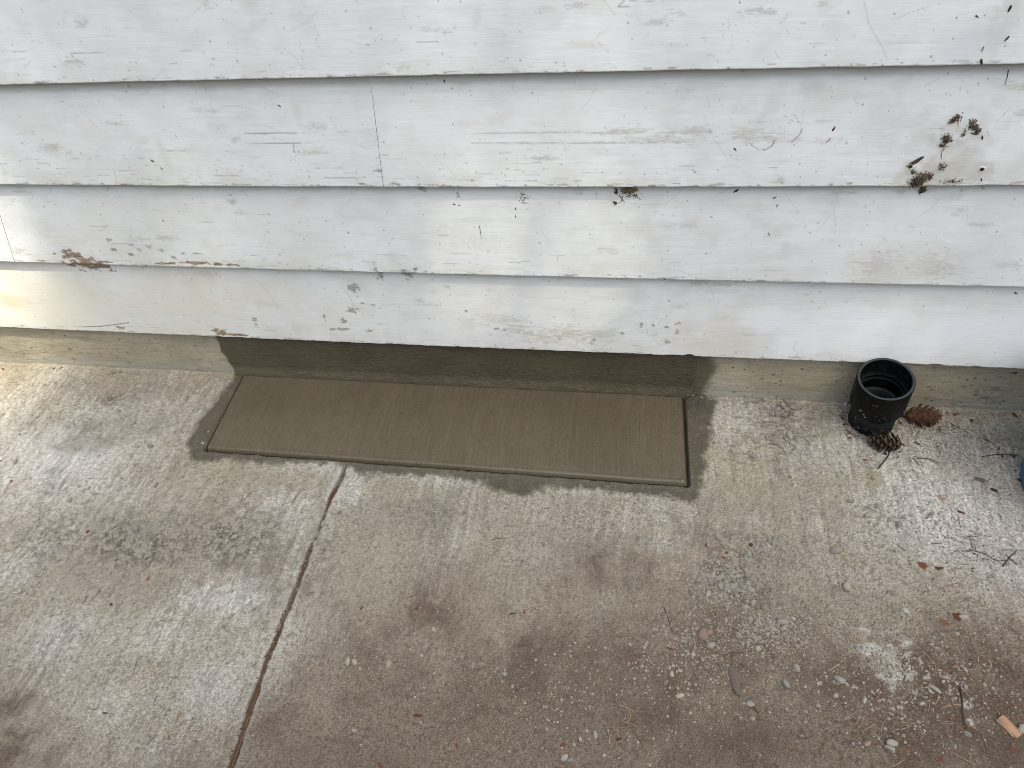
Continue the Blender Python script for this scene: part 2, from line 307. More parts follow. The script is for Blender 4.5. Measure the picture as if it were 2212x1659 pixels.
def board_rows(k):
    return np.concatenate([[-.02], np.arange(0, 1.0001, .0018/REV), [1.05, 1.1]]) if k < 4 else np.linspace(0, 1.1, 8)
SEAMS = {2: (W(799, 165), W(836, 402)), 1: (W(-60, 330), W(47, 565))}
def seam_x(k, z):
    (x0, z0), (x1, z1) = SEAMS[k]; return x0+(x1-x0)*(z-z0)/(z1-z0)
def build_row(k):
    xs = XS if k < 4 else np.linspace(-3.6, 2.8, 60)
    ts = board_rows(k); ts = ts[ts >= 0]
    X, T = np.meshgrid(xs, ts, indexing='ij')
    z0 = zedge(k, X); z1 = zedge(k+1, X)
    rag = (fbm(X, X*0+k*3.7, 35, 4, 20)-.5)*.0022 + (fbm(X, X*0+k, 300, 2, 31)-.5)*.0008
    if k == 0:
        for u, d, wd in [(1490,.0045,.009),(1455,.0015,.02),(2021,.004,.012),(1940,.002,.04),(2110,.0025,.007)]:
            xn, _ = W(u, 765 if u < 1600 else 790); rag = rag + d*np.exp(-((X-xn)/wd)**4)
        rag = rag + (fbm(X, X*0, 120, 3, 33)-.5)*.0018
    Z = z0+(z1-z0)*T + rag*np.clip(1-T*12, 0, 1)
    fd = Field(X, Z, PAINT)
    if k < 4:
        nlo = fbm(X, Z*3, 3, 4, 40+k); nmid = fbm(X, Z, 18, 4, 50+k); grain = fbm(X*.09, Z, 260, 3, 60+k)
        fd.mix(ss(.45, .75, nlo)*.35, (.70, .72, .72)); fd.mix(ss(.52, .8, nmid)*.28, (.69, .69, .66)); fd.mix(ss(.5, .75, fbm(X, Z, 45, 4, 240+k))*.22, (.66, .67, .67)); fd.mix(ss(.55, .8, fbm(X*.3, Z, 60, 4, 250+k))*.3, (.63, .63, .60))
        left = ss(.3, -1.4, X)
        fd.mix(left*.42*ss(.25, .7, fbm(X, Z, 6, 4, 300+k)), (.64, .64, .60)); fd.mix(ss(.5, .8, fbm(X, Z*1.5, 11, 4, 310+k))*.25, (.66, .65, .62))
        fd.mix(np.clip(1-T*5, 0, 1)*(.2+.5*left)*ss(.3, .7, nmid), (.62, .61, .54))           # grubby drip edge
        if k == 0: fd.mix(ss(-.55, -1.3, X)*.55*ss(.2, .8, fbm(X, Z, 5, 3, 77)), (.72, .67, .55))
        fd.mix(ss(.88, 1.0, T)*.5, (.60, .58, .53)); fd.mix(ss(.87, .935, T+(nmid-.5)*.04+.035*(k-1.5)/1.5*1.0)*.45, (.42, .39, .33))                                             # shade under the lap painted into the face colour
        fd.col *= (1+(grain-.5)*.06)[..., None]; fd.h += (grain-.5)*.00025
        # cracked paint: fine level lines, denser to the left and towards the lower edge
        for i in range({0: 70, 1: 120, 2: 190, 3: 55}[k]):
            x = -1.45+rng.beta(1.1, 2.6)*2.3 if i % 5 else rng.uniform(-1.4, .7); t = rng.beta(1.0, 6); L_ = rng.exponential(.016)+.003
            z = float(zedge(k, x)+(zedge(k+1, x)-zedge(k, x))*t)+.001
            fd.line([(x-L_/2, z), (x, z+rng.normal()*.0005), (x+L_/2, z+rng.normal()*.0005)], rng.uniform(.0005, .0010), (.34, .33, .29), rng.uniform(.25, .8), h=-.0002, brk=rng.uniform(.2, .5))
        for i in range(430):                                                                   # fly specks and grit
            x = rng.uniform(-1.6, .85); t = rng.random(); z = float(zedge(k, x)+REV*t); r = rng.uniform(.0004, .0011)*(1.6 if i % 25 == 0 else 1)
            c = (.08, .07, .06) if i % 3 else (.38, .36, .32)
            fd.blob(x, z, r*rng.uniform(1, 1.8), r, c, rng.uniform(.4, 1.0), soft=.5, nz=.6, f=300, rot=rng.uniform(0, 3))
        for i in range(64):
            x = rng.uniform(-1.6, .85); t = rng.random(); z = float(zedge(k, x)+REV*t)
            fd.blob(x, z, rng.uniform(.006, .03), rng.uniform(.004, .022), [(.66,.655,.62),(.64,.65,.65),(.70,.67,.61),(.60,.59,.55)][i % 4], rng.uniform(.15, .5), soft=.9, nz=1.3, f=60, rot=rng.uniform(-.6, .6), seed=int(rng.integers(3, 40)))
        for i in range(22):
            x = rng.uniform(-1.6, .85); t = rng.random(); z = float(zedge(k, x)+REV*t)
            fd.blob(x, z, rng.uniform(.004, .022), rng.uniform(.0015, .006), (.46,.45,.41), rng.uniform(.3, .7), soft=.9, nz=2.0, f=450, st=.35, seed=int(rng.integers(3, 40)))
        for i in range(150):
            x = rng.uniform(-1.5, .8); t = rng.random(); z = float(zedge(k, x)+REV*t); a = rng.normal()*.9; L_ = rng.exponential(.008)+.003; b2 = a+rng.normal()*.4
            fd.line([(x, z), (x+L_*math.cos(a), z+L_*math.sin(a)), (x+L_*math.cos(a)+L_*math.cos(b2), z+L_*math.sin(a)+L_*math.sin(b2))], .00065, (.46, .45, .42), rng.uniform(.2, .75), brk=rng.uniform(0, .5))
        for i in range(120):                                                               # nibbled, dirty drip edge
            x = rng.uniform(-1.6, .85); z = float(zedge(k, x))+abs(rng.normal())*.0022+.0006
            fd.blob(x, z, rng.exponential(.004)+.001, rng.uniform(.0006, .0018), [(.30,.27,.22),(.42,.40,.36),(.5,.47,.42)][i % 3], rng.uniform(.4, .95), soft=.3, nz=1.3, f=260, st=.5, h=-.0004, seed=int(rng.integers(3, 40)))
        for wv in wear:
            if wv[0] == 'b':
                _, x, z, rx, rz, c, al, kk = wv
                if abs(z-float(zedge(k, x)+REV/2)) < REV/2+rz*1.6+.004: fd.blob(x, z, rx, rz, c, al, **kk)
            else:
                _, pts, wd, c, al, kk = wv
                zc = np.mean([p[1] for p in pts]); xc = np.mean([p[0] for p in pts])
                if abs(zc-float(zedge(k, xc)+REV/2)) < REV/2+.01: fd.line(pts, wd, c, al, **kk)
    P = np.stack([X, face_y(T)-fd.h*1.0, Z], -1)
    # front edge eased, then the underside going back to the wall
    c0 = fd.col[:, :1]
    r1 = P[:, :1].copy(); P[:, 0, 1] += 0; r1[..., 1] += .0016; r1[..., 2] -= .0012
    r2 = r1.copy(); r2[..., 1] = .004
    P = np.concatenate([r2, r1, P], 1); C = np.concatenate([c0*.28, c0*.6, fd.col], 1)  # underside and edge darkened in the colour to deepen the lap shade
    def emit(sel, lab=None):
        o = grid_mesh('siding_board', P[sel], C[sel], M_paint, None, flip=True)
        o.parent = house; o.matrix_parent_inverse = house_inv
        if lab: o['label'] = lab
    if k in SEAMS:
        zm = P[..., 2]; sx = seam_x(k, zm)
        i0 = int(np.searchsorted(xs, float(seam_x(k, zm[0, 10]))))
        mid = i0
        # shear columns beside the joint onto its line so both ends are cut true
        for sgn, sl in ((-1, slice(0, mid)), (1, slice(mid, len(xs)))):
            Q = P[sl].copy(); lim = seam_x(k, Q[..., 2]) + sgn*.0005
            Q[..., 0] = np.minimum(Q[..., 0], lim) if sgn < 0 else np.maximum(Q[..., 0], lim)
            # also extend the last column to the line
            e = -1 if sgn < 0 else 0
            Q[e, :, 0] = lim[e, :]
            P2 = Q; o = grid_mesh('siding_board', P2, C[sl], M_paint, flip=True); o.parent = house; o.matrix_parent_inverse = house_inv
    else: emit(slice(None))
for k in range(7): build_row(k)

# ------------------------------------------------------------------ foundation
fx = np.concatenate([np.linspace(-3.6, -1.8, 30)[:-1], np.arange(-1.8, 1.05, .002), np.linspace(1.05, 2.8, 30)])
fz = np.arange(-.03, .175, .002)
X, Z = np.meshgrid(fx, fz, indexing='ij')
fd = Field(X, Z, (.36, .325, .255))
fd.mix(ss(.5, .7, fbm(X*.12, Z, 160, 4, 180))*.4, (.25, .22, .175)); fd.mix(ss(.35, .7, fbm(X*.25, Z, 30, 4, 80))*.5, (.285, .255, .20))
fd.mix(ss(.5, .75, fbm(X, Z, 9, 4, 81))*.45, (.44, .41, .335))
fd.mix(ss(.55, .8, fbm(X, Z, 60, 3, 82))*.4, (.25, .24, .20))
fd.mix(ss(.035, .012, Z+ (fbm(X, Z*0, 8, 3, 83)-.5)*.03)*.55, (.30, .295, .275))
fd.mix(ss(.2, .6, X)*ss(.02, .10, Z)*.3, (.36, .33, .27))
fd.mix(ss(.12, .150, Z)*.25, (.26, .245, .2))  # contact shade beneath the lowest board, put into the colour
for i in range(1900):
    x = rng.uniform(-1.7, .95); z = rng.uniform(.0, .145)
    if -0.97 < x < .13: continue
    r = rng.exponential(.0005)+.0004
    fd.blob(x, z, r*rng.uniform(1, 1.6), r, (.06, .055, .045), rng.uniform(.4, .95), soft=.5, nz=.4, f=300, h=-.001)
for u, v, a, b in [(2125,858,9,4),(2060,872,7,3),(2110,845,5,3),(2150,840,8,5),(2145,868,5,4),(2080,835,7,4),(2000,862,4,4),(1690,810,4,2),(1630,829,3,2)]:
    x, z = FW(u, v); fd.blob(x, z, a*.0009, b*.0011, (.2, .185, .16), .8, soft=.4, nz=.6, f=120)
wetw = (.085, .072, .05)
xl0, zl0 = FW(472, 735); xl1, zl1 = FW(520, 800); xr0, _ = FW(1528, 775); xr1, _ = FW(1520, 850)
en = (fbm(X, Z, 22, 4, 84)-.5)*.022
dl = X-(xl1+(xl0-xl1)*np.clip(Z/.143, 0, 1.2))+en; dr = (xr1+(xr0-xr1)*np.clip(Z/.143, 0, 1))+ .018*np.exp(-((Z-.085)/.03)**2)-X+en
wm = ss(-.014, .008, dl)*ss(-.016, .008, dr)
fd.mix(wm*.92, wetw); fd.wet = wm*.5
hgt = (fbm(X*.3, Z, 90, 4, 85)-.5)*.0025 + (fbm(X, Z, 300, 2, 86)-.5)*.0012
fd.col *= np.array((1.13, 1.12, 1.07), np.float32)
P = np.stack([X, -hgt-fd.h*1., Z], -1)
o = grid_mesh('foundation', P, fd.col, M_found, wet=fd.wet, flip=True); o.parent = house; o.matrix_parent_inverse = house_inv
# trowelled fresh mortar spread on the foundation above the slab
bx0, bx1 = FW(488, 760)[0]-.02, FW(1502, 800)[0]+.004
mx_ = np.arange(bx0-.02, bx1+.02, .0016); mz_ = np.arange(-.004, .165, .0016)
X, Z = np.meshgrid(mx_, mz_, indexing='ij')
warp = (fbm(X, Z, 14, 3, 90)-.5)*.03
ridg = fbm((X+Z*.2)*.55, Z+warp*.5, 230, 4, 91, .7); fine = fbm(X, Z, 350, 3, 92)
edge = np.minimum(X-(bx0+.004+.014*np.clip(1-Z/.14, 0, 1))+(fbm(X, Z, 40, 3, 93)-.5)*.02, (bx1-X)+(fbm(X, Z, 60, 3, 94)-.5)*.008)
body = ss(0, .006, edge)
stk = fbm(X*.22, Z+warp*.3, 420, 3, 191)
hh = -.0035+body*(stk-.5)*.0006+body*.0065 + (ridg-.5)*.0022*body + (fine-.5)*.0016
hh += ss(.03, .0, Z)*.008*body                                   # fillet where it meets the slab
fd = Field(X, Z, (.086, .080, .060))
fd.mix(ss(.42, .66, ridg)*.45, (.125, .116, .090)); fd.mix(ss(.5, .72, fbm(X, Z, 5, 4, 98))*.5, (.115, .107, .083)); fd.mix(ss(.62, .76, stk)*.3, (.17, .16, .13)); fd.mix(ss(.38, .26, stk)*.4, (.045, .04, .03)); fd.mix(ss(.5, .7, fbm(X, Z, 12, 4, 95))*.45, (.075, .065, .048))
fd.mix(ss(.55, .75, fbm(X*.5, Z, 25, 3, 96))*.4, (.12, .10, .075))
fd.col *= np.array((.99, .91, .79), np.float32)
P = np.stack([X, -hh, Z], -1)
mo = grid_mesh('mortar_coat', P, fd.col, M_mortar, wet=body*.6+fbm(X, Z, 30, 3, 97)*.4, flip=True); mo.parent = o
mo.matrix_parent_inverse = house_inv; mo['label'] = 'dark wet mortar trowelled over the foundation'
mo.matrix_parent_inverse = Matrix.Identity(4); 
bpy.context.view_layer.update()
mo.matrix_parent_inverse = o.matrix_world.inverted()

# ------------------------------------------------------------------ fresh concrete slab
HS = 0.005
c00 = np.array(G(533, 797, HS)); c01 = np.array(G(445, 968, HS)); c11 = np.array(G(1485, 1045, HS)); c10 = np.array(G(1475, 852, HS))
c00[1] = max(c00[1], 0)*0-.003; c10[1] = -.003
La = np.linalg.norm(c11-c01); Lb = .245
a_ = np.arange(0, La+.0001, .0015); b_ = np.arange(0, Lb+.0001, .0015)
A, B = np.meshgrid(a_, b_, indexing='ij')
s_, t_ = A/A.max(), B/B.max()
XY = ((1-s_)[..., None]*((1-t_)[..., None]*c00+t_[..., None]*c01) + s_[..., None]*((1-t_)[..., None]*c10+t_[..., None]*c11))
A2 = A+.006*np.sin(B*9)                                         # brush strokes bow a little
br = fbm(A2+(fbm(A, B, 8, 3, 100)-.5)*.006, B*.03, 360, 3, 101, .8); br2 = fbm(A2, B*.04, 90, 3, 102); fine = fbm(A, B, 330, 2, 103)
dF, dL, dR, dB = B.max()-B, A, A.max()-A, B
nzf = (fbm(A, A*0, 30, 3, 104)-.5)*.002
R = .007
z = np.full(A.shape, HS, np.float32) + (br-.5)*.0017 + (br2-.5)*.0003 + (fine-.5)*.0005 + (fbm(A, B, 10, 3, 105)-.5)*.002
z += -.002*ss(.012, 0, dF)*ss(.75, .0, s_); z += -.0007*ss(.022, .012, dF)*ss(.008, .014, dF) + .0005*ss(.012, .006, dF)*(1-ss(.0, .004, .004-dF))   # edger track and rolled nose
qf = np.clip((R-dF)/R, 0, 1); z -= (HS+.004)*(1-np.sqrt(np.clip(1-qf**2.6, 0, 1)))
ql = np.clip((.003-dL+nzf)/.003, 0, 1); z -= (HS+.004)*ql**2
qr = np.clip((.005-dR+nzf)/.005, 0, 1); z -= (HS+.004)*qr**2
z += .003*ss(.012, 0, dB)*fbm(A, B, 120, 3, 106)
# crumbled front right corner
cr_ = ss(.05, .0, np.hypot(dR, dF)-.0)*(fbm(A, B, 130, 4, 107)-.45)*.012; z += cr_
fd = Field(A, B, (.150, .134, .096))
fd.mix(ss(.40, .30, br)*.35, (.095, .083, .06)); fd.mix(ss(.48, .70, br)*.5, (.190, .171, .126)); fd.mix(ss(.45, .72, fbm(A, B, 5, 5, 108))*.45, (.122, .107, .074)); fd.mix(ss(.5, .75, fbm(A, B, 14, 4, 218))*.3, (.172, .157, .118))
fd.mix(ss(.5, .7, fbm(A, B, 40, 4, 118))*.2, (.105, .092, .068)); fd.mix(ss(.58, .75, fine)*.35, (.075, .065, .047)); fd.mix(ss(.62, .78, fbm(A2, B*.12, 160, 3, 119))*.35, (.10, .087, .063))
fd.mix(ss(.018, .006, dF)*.5*ss(.2, .9, s_), (.19, .175, .15)); fd.mix(ss(.006, .002, np.abs(dB-.006)+(fine-.5)*.003)*.75, (.045, .038, .026)); z -= ss(.005, .001, np.abs(dB-.006))*.003; fd.mix(ss(.012, 0, dR)*.5, (.11, .098, .076))  # highlight on the rolled nose painted in as paler colour; dark groove at back
for i in range(900):
    a = rng.uniform(0, La); b = rng.uniform(0, Lb); r = rng.uniform(.0006, .0012); fd.blob(a, b, r, r*1.5, (.06, .052, .04), rng.uniform(.3, .9), soft=.5, nz=.3, f=300, h=-.0005)
z += fd.h
wetc = .25+.6*fbm(A, B, 6, 3, 109)+.5*ss(.015, .004, dF)
fd.col *= np.array((.755, .685, .60), np.float32)
P = np.concatenate([XY, z[..., None]], -1)
slab = empty('concrete_slab', (float(c00[0]+c10[0])/2, -.12, 0)); tag(slab, 'long brown-grey fresh concrete slab with brushed top and rolled front edge against the foundation', 'concrete slab')
sb = grid_mesh('slab_top', P, fd.col, M_fresh, wet=np.clip(wetc, 0, 1), flip=True); sb.parent = slab; sb.location = (-slab.location[0], .12, 0)

# ------------------------------------------------------------------ pavement
px = np.arange(-1.85, 1.1, .0019); py = np.arange(-1.12, .0045, .0019)
X, Y = np.meshgrid(px, py, indexing='ij')
fd = Field(X, Y, (.375, .345, .28))
n3 = fbm(X, Y, 3.2, 5, 120); n8 = fbm(X, Y, 9, 5, 121); n30 = fbm(X, Y, 32, 4, 122); n100 = fbm(X, Y, 120, 3, 123); n300 = fbm(X, Y, 330, 2, 124)
broom = fbm(X+(n8-.5)*.03, Y*.05, 150, 3, 125); broomf = fbm(X+(n8-.5)*.02, Y*.06, 380, 2, 126)
def gm(u, v, ru, rv, rot=0):              # soft mask centred where (u, v) is seen, radii in seen px
    x, y = G(u, v); x2, y2 = G(u+ru, v); x3, y3 = G(u, v+rv)
    ra = math.hypot(x2-x, y2-y); rb = math.hypot(x3-x, y3-y)
    A = X-x; Bq = Y-y; c, s = math.cos(rot), math.sin(rot)
    return np.exp(-(((A*c+Bq*s)/ra)**2+((-A*s+Bq*c)/rb)**2))
def acc(items):
    r = np.zeros(X.shape, np.float32)
    for it in items: r = np.maximum(r, gm(*it[:4])*it[4])
    return r
grain = (n300-.5)*.9+(n100-.5)*.5+(n30-.5)*.45
# dusty grey-green cement smears
fd.mix(ss(.4, .75, n3)*.5, (.345, .325, .275)); fd.mix(ss(.5, .78, n8)*.45, (.42, .40, .35)); fd.mix(ss(.5, .75, fbm(X, Y, 14, 4, 180))*.35, (.30, .275, .225))
# chalky, bleached concrete
Wt = acc([(1900,1000,330,90,.55),(2050,1080,260,110,.9),(1650,950,120,120,.3),(60,900,160,120,.5),(2080,1150,290,120,1.05),(2200,1260,130,100,1.1),(1950,1100,200,90,.75),(1880,1240,160,70,.55),(1430,1170,70,25,.6),(1000,1150,120,60,.4),(750,1070,60,60,.6),(1150,1200,140,50,.35),(1390,1110,140,60,.5),(1300,1060,200,22,.5),
          (150,980,260,150,.95),(60,1080,140,120,.6),(500,1300,150,60,.6),(600,1400,80,120,.6),(300,1380,240,80,.55),(120,1380,140,100,.65),(470,1500,150,100,.7),(250,1520,240,100,.6),(330,1620,220,80,.6),(30,1230,80,110,.6),(560,1450,90,200,.6),
          (1560,900,80,80,.6),(1640,1140,90,40,.4),(1500,1000,80,80,.4),(350,1000,200,80,.45),(1050,1040,500,24,.5),(700,1010,260,24,.45),(600,1100,160,80,.35),(1200,1110,300,60,.35)])
wk = ss(.0, 1.22, Wt+grain*.75+(n8-.5)*.75+(n3-.5)*.5+(broom-.5)*.35)
fd.mix(wk*.88, (.68, .685, .675))
# dusty grey-green cement smears
g1 = acc([(270,930,170,60,.8),(120,1050,90,50,.5),(430,1040,120,50,.4),(330,1150,300,80,.7),(520,1160,140,70,.7),(900,1110,140,70,.65),(680,1180,80,60,.5),(1600,1060,150,60,.4),(1700,1000,120,110,.5),
          (1560,1170,200,70,.5),(1720,1250,160,60,.5),(100,1230,120,60,.5),(560,1330,120,60,.4)])
fd.mix(ss(.28, .95, g1+(n8-.5)*1.0+(n30-.5)*.7+(n3-.5)*.4)*.7, (.285, .272, .228))
# film of brown soil thickening away from the wall
bl = [(-60,1560),(150,1600),(350,1640),(520,1600),(640,1450),(800,1330),(1000,1280),(1200,1260),(1400,1250),(1500,1250),(1700,1270),(1950,1310),(2212,1290),(2300,1280)]
bp_ = sorted(G(u, v) for u, v in bl); dy = np.interp(X, [p[0] for p in bp_], [p[1] for p in bp_])-Y
D0 = ss(-.30, .16, dy+(n8-.5)*.30+(n3-.5)*.34+(n30-.5)*.10+(n100-.5)*.08)
fd.mix(D0*.8, (.250, .212, .165))
D = ss(-.06, .22, dy+(n8-.5)*.30+(n3-.5)*.25+(n30-.5)*.12+(n100-.5)*.10)
fd.mix(D*.88, (.185, .147, .112))
Dd = acc([(1150,1420,420,170,.4),(1500,1560,380,160,.6),(900,1390,260,130,.35),(820,1560,240,130,.45),(2000,1500,420,190,.8),(2150,1420,160,70,.7),(1620,1340,150,80,.55),(1540,1240,60,60,.45),(80,1600,220,100,.65),(2180,1620,200,120,.9),
          (1050,1300,120,60,.35),(250,1350,260,80,.15),(1300,1250,140,60,.35),(1850,1290,160,50,.35),(700,1310,80,50,.4)])
fd.mix(ss(.03, .22, Dd)*ss(.30, 1.1, Dd+grain*.8+(n8-.5)*1.2+(n3-.5)*.9+(n30-.5)*.9)*.92, (.112, .083, .062))
Rd = acc([(930,1370,200,90,.38),(720,1300,60,30,.5),(1640,1470,100,80,.6),(2090,1490,180,120,.8),(2020,1590,150,80,.7),(1250,1590,240,100,.35),(860,1600,180,90,.35),(2100,1370,60,30,.5),(1300,1400,240,100,.3),(550,1230,200,80,.2)])
fd.mix(ss(.03, .2, Rd)*ss(.35, 1.2, Rd+grain*1.1+(n8-.5)*1.6+(n30-.5)*.8)*.6, (.150, .095, .070))
fd.mix(ss(.62, .8, n30)*.25, (.24, .215, .175))
fd.col *= (1+(broom-.5)*(.12+.22*ss(.4,.6,n8))*(1-D*.8)+(broomf-.5)*.26*(1-D*.8))[..., None]
fd.col *= (1+(n300-.5)*.95+(n100-.5)*.38)[..., None]
fd.mix(ss(.72, .80, n300+(n100-.5)*.35)*.6*(1-D*.4), (.10, .088, .068))
gr2 = vn(X*430, Y*430, 140); fd.mix(ss(.90, .96, gr2)*D0*.45, (.40, .37, .31)); fd.mix(ss(.88, .96, vn(X*380, Y*380, 141))*(.5+wk*.5)*.75, (.09, .078, .06))
fd.mix(ss(.80, .9, vn(X*210, Y*210, 142))*ss(.45, .6, n8)*.35, (.12, .10, .078))
h = (n300-.5)*.0022 + (n100-.5)*.0020 + (n30-.5)*.0012 + (broom-.5)*.0011*(1-D) + (broomf-.5)*.0006*(1-D) + (n8-.5)*.003 + D*(n100-.5)*.0012
# lumpy mortar crumbs embedded here and there
fd.mix(acc([(1690,895,50,45,1),(1640,868,60,12,.7),(1600,1190,90,40,.8),(1600,1260,80,40,.9),(300,1175,160,55,1),(110,1170,70,50,.8),(500,1165,110,55,1),(890,1105,70,25,.8),(690,1200,40,70,.5),(240,862,40,14,.9)])*ss(.42, .62, fbm(X, Y, 110, 3, 151))*.9, (.115, .104, .084))  # dark spots between crumbs: contact shade painted into the ground colour
cl = acc([(300,1170,170,70,1),(110,1170,80,60,.8),(470,1150,120,50,.9),(250,860,40,16,.7),(1690,900,60,60,1),(1640,1190,80,50,1),(1600,1250,70,50,1),(1650,1350,90,50,.8),(750,1090,60,40,.8),(900,1110,60,40,.7),(1880,1110,120,40,.7)])
lump = ss(.60, .74, fbm(X, Y, 75, 3, 150)+cl*.16-.06)
h += lump*cl*.0042; fd.mix(lump*cl*.5, (.30, .29, .255))
# stained, wet rim round the slab
def poly_d(pts, closed=True):
    pts = [np.array(p) for p in pts]; D_ = np.full(X.shape, 9., np.float32); ins = np.zeros(X.shape, bool)
    for p, q in zip(pts, pts[1:]+pts[:1]):
        v = q-p; t = np.clip(((X-p[0])*v[0]+(Y-p[1])*v[1])/(v@v), 0, 1); D_ = np.minimum(D_, np.hypot(X-p[0]-t*v[0], Y-p[1]-t*v[1]))
        if abs(q[1]-p[1]) > 1e-9:
            c = ((Y > p[1]) != (Y > q[1])) & (X < (q[0]-p[0])*(Y-p[1])/(q[1]-p[1])+p[0]); ins ^= c
    return np.where(ins, -D_, D_)
stain = [(518,797),(494,835),(463,880),(432,915),(410,960),(418,990),(470,992),(500,986),(560,996),(640,999),(700,995),(740,1003),(790,1020),(870,1020),(960,1028),(1040,1040),(1090,1058),(1135,1066),(1180,1049),(1270,1055),(1390,1064),(1490,1076),(1514,1038),(1522,980),(1530,930),(1540,880),(1548,850)]
sp = [G(u, v) for u, v in stain]; sp[0] = (sp[0][0], .01); sp[-1] = (sp[-1][0], .01)
ds = poly_d(sp)+(fbm(X, Y, 45, 5, 160)-.5)*.022+(n100-.5)*.010-.004
wm = ss(.010, -.008, ds)*(.80+.35*n30)
slabd = poly_d([c00+[0, .02], c01, c11, c10+[0, .02]])
stc = np.array((.090, .078, .056))*(1+(n100-.5)*.3)[..., None]
fd.col += (stc-fd.col)*np.clip(wm*.93, 0, .95)[..., None]
front = ss(-.20, -.235, Y)
fd.mix(wm*front*ss(.030, .008, slabd)*.6, (.150, .135, .108))                    # squeezed-out paste along the front
fd.mix(wm*(1-front)*.35*(n30 > .5), (.135, .118, .085)); gl = ss(.90, .95, vn(X*300, Y*300, 161))*wm; fd.mix(gl*.5, (.40, .38, .32))
fd.wet = wm*.55
bul = ss(.026, .006, slabd+(fbm(X, Y, 45, 4, 162)-.5)*.03)*front*wm
h += bul*(.0022+(fbm(X, Y, 90, 4, 163)-.5)*.006)
x_, y_ = G(1120, 1043); bm_ = np.exp(-((X-x_)/.04)**2-((Y-y_)/.014)**2); h += bm_*.004*(.4+n100)
slit = ss(.0052, .0015, np.abs(slabd-.0018)+(n100-.5)*.002); h -= slit*.009; fd.mix(slit*.95, (.022, .018, .012))
h -= ss(0, -.01, slabd)*.012
# mortar crumbled into the corner right of the slab
x_, y_ = G(1497, 868); bm_ = np.exp(-((X-x_)/.022)**2-((Y-y_)/.03)**2); h += bm_*(.003+(fbm(X, Y, 110, 3, 166)-.4)*.014); fd.mix(np.clip(bm_*1.3, 0, 1)*.8, (.085, .074, .055))
# joint between the two pavement bays
jp = [(750,992),(735,1035),(717,1068),(704,1105),(686,1150),(668,1190),(655,1225),(643,1262),(630,1295),(615,1335),(598,1375),(583,1410),(570,1445),(556,1490),(540,1530),(525,1580),(510,1625),(497,1665),(470,1745)]
jg = np.array([G(u, v) for u, v in jp]); o_ = np.argsort(jg[:, 1])
jx = np.interp(Y, jg[o_, 1], jg[o_, 0])+(fbm(Y, Y*0, 22, 3, 170)-.5)*.005
jw = .0043+(fbm(Y, Y*0+5, 30, 4, 171)-.5)*.009
jd = np.abs(X-jx)+(n100-.5)*.002
jm = ss(jw+.0012, jw-.0012, jd)*ss(-.245, -.262, Y)
h -= jm*.0045; fd.mix(jm*.9, (.105, .078, .056)); fd.mix(jm*ss(.5, .6, fbm(X, Y, 60, 3, 172))*.5, (.13, .07, .045))
jm2 = ss(jw+.012, jw, jd)*(1-jm)*ss(-.245, -.262, Y); fd.mix(jm2*.25, (.45, .44, .42)); h -= jm2*.0008
# pale line of old mortar along the wall foot
ml = ss(.008, .002, np.abs(Y+.006+(n30-.5)*.006))*((X < -.97) | (X > .17)); fd.mix(ml*.4, (.44, .42, .36)); h += ml*.002
h -= ss(-.013, -.009, Y)*ss(-.005, -.009, Y)*.003*(n30 > .42)
# crushed white plaster lumps smeared in the dirt
for pts, wd in [([(1885,1395),(1900,1405),(1925,1430),(1935,1452)], .010), ([(1905,1462),(1925,1470),(1955,1462)], .009), ([(1955,1375),(1958,1390)], .007)]:
    gp = [G(*p) for p in pts]; fd.line(gp, wd*1.3, (.52, .54, .50), .9, h=.002, nz=1.4, f=70, brk=.38)
for u, v, r in [(2045,1460,.006),(2080,1520,.008),(2095,1560,.006),(1770,1475,.003)]:
    x, y = G(u, v); fd.blob(x, y, r, r*.7, (.6, .6, .58), .8, nz=1.2, f=150, soft=.5)
for u, v, a, b, c, al in [(1545,1225,22,14,(.12,.11,.085),.6),(2040,1345,8,4,(.2,.08,.03),.8),(1885,1035,18,20,(.33,.29,.18),.6),(2035,1075,10,6,(.36,.2,.1),.5),(315,1145,30,14,(.3,.29,.255),.7),(318,1160,18,8,(.27,.26,.23),.9)]:
    x, y = G(u, v); fd.blob(x, y, a*.0009, b*.0013, c, al, nz=.8, f=60, soft=.5)
fd.col *= np.array((.80, .765, .725), np.float32)
P = np.stack([X, Y, h+fd.h], -1)
pave = grid_mesh('pavement', P, fd.col, M_conc, wet=fd.wet); tag(pave, kind='structure')
PH = (h+fd.h).astype(np.float32)
def gh(x, y):                             # height of the pavement at a point
    i = int(np.clip((x-px[0])/.0019, 0, len(px)-1)); j = int(np.clip((y-py[0])/.0019, 0, len(py)-1)); return float(PH[i, j])
M_gr = noise_mat('yard_ground', (.14, .12, .095), (.30, .28, .24), 6, rough=.95, detail=8)
me = raw_mesh('ground', [(-300, -300, -.014), (300, -300, -.014), (300, 300, -.014), (-300, 300, -.014)], [(0, 1, 2, 3)], M_gr, smooth=False)
tag(link('ground', me), kind='structure')
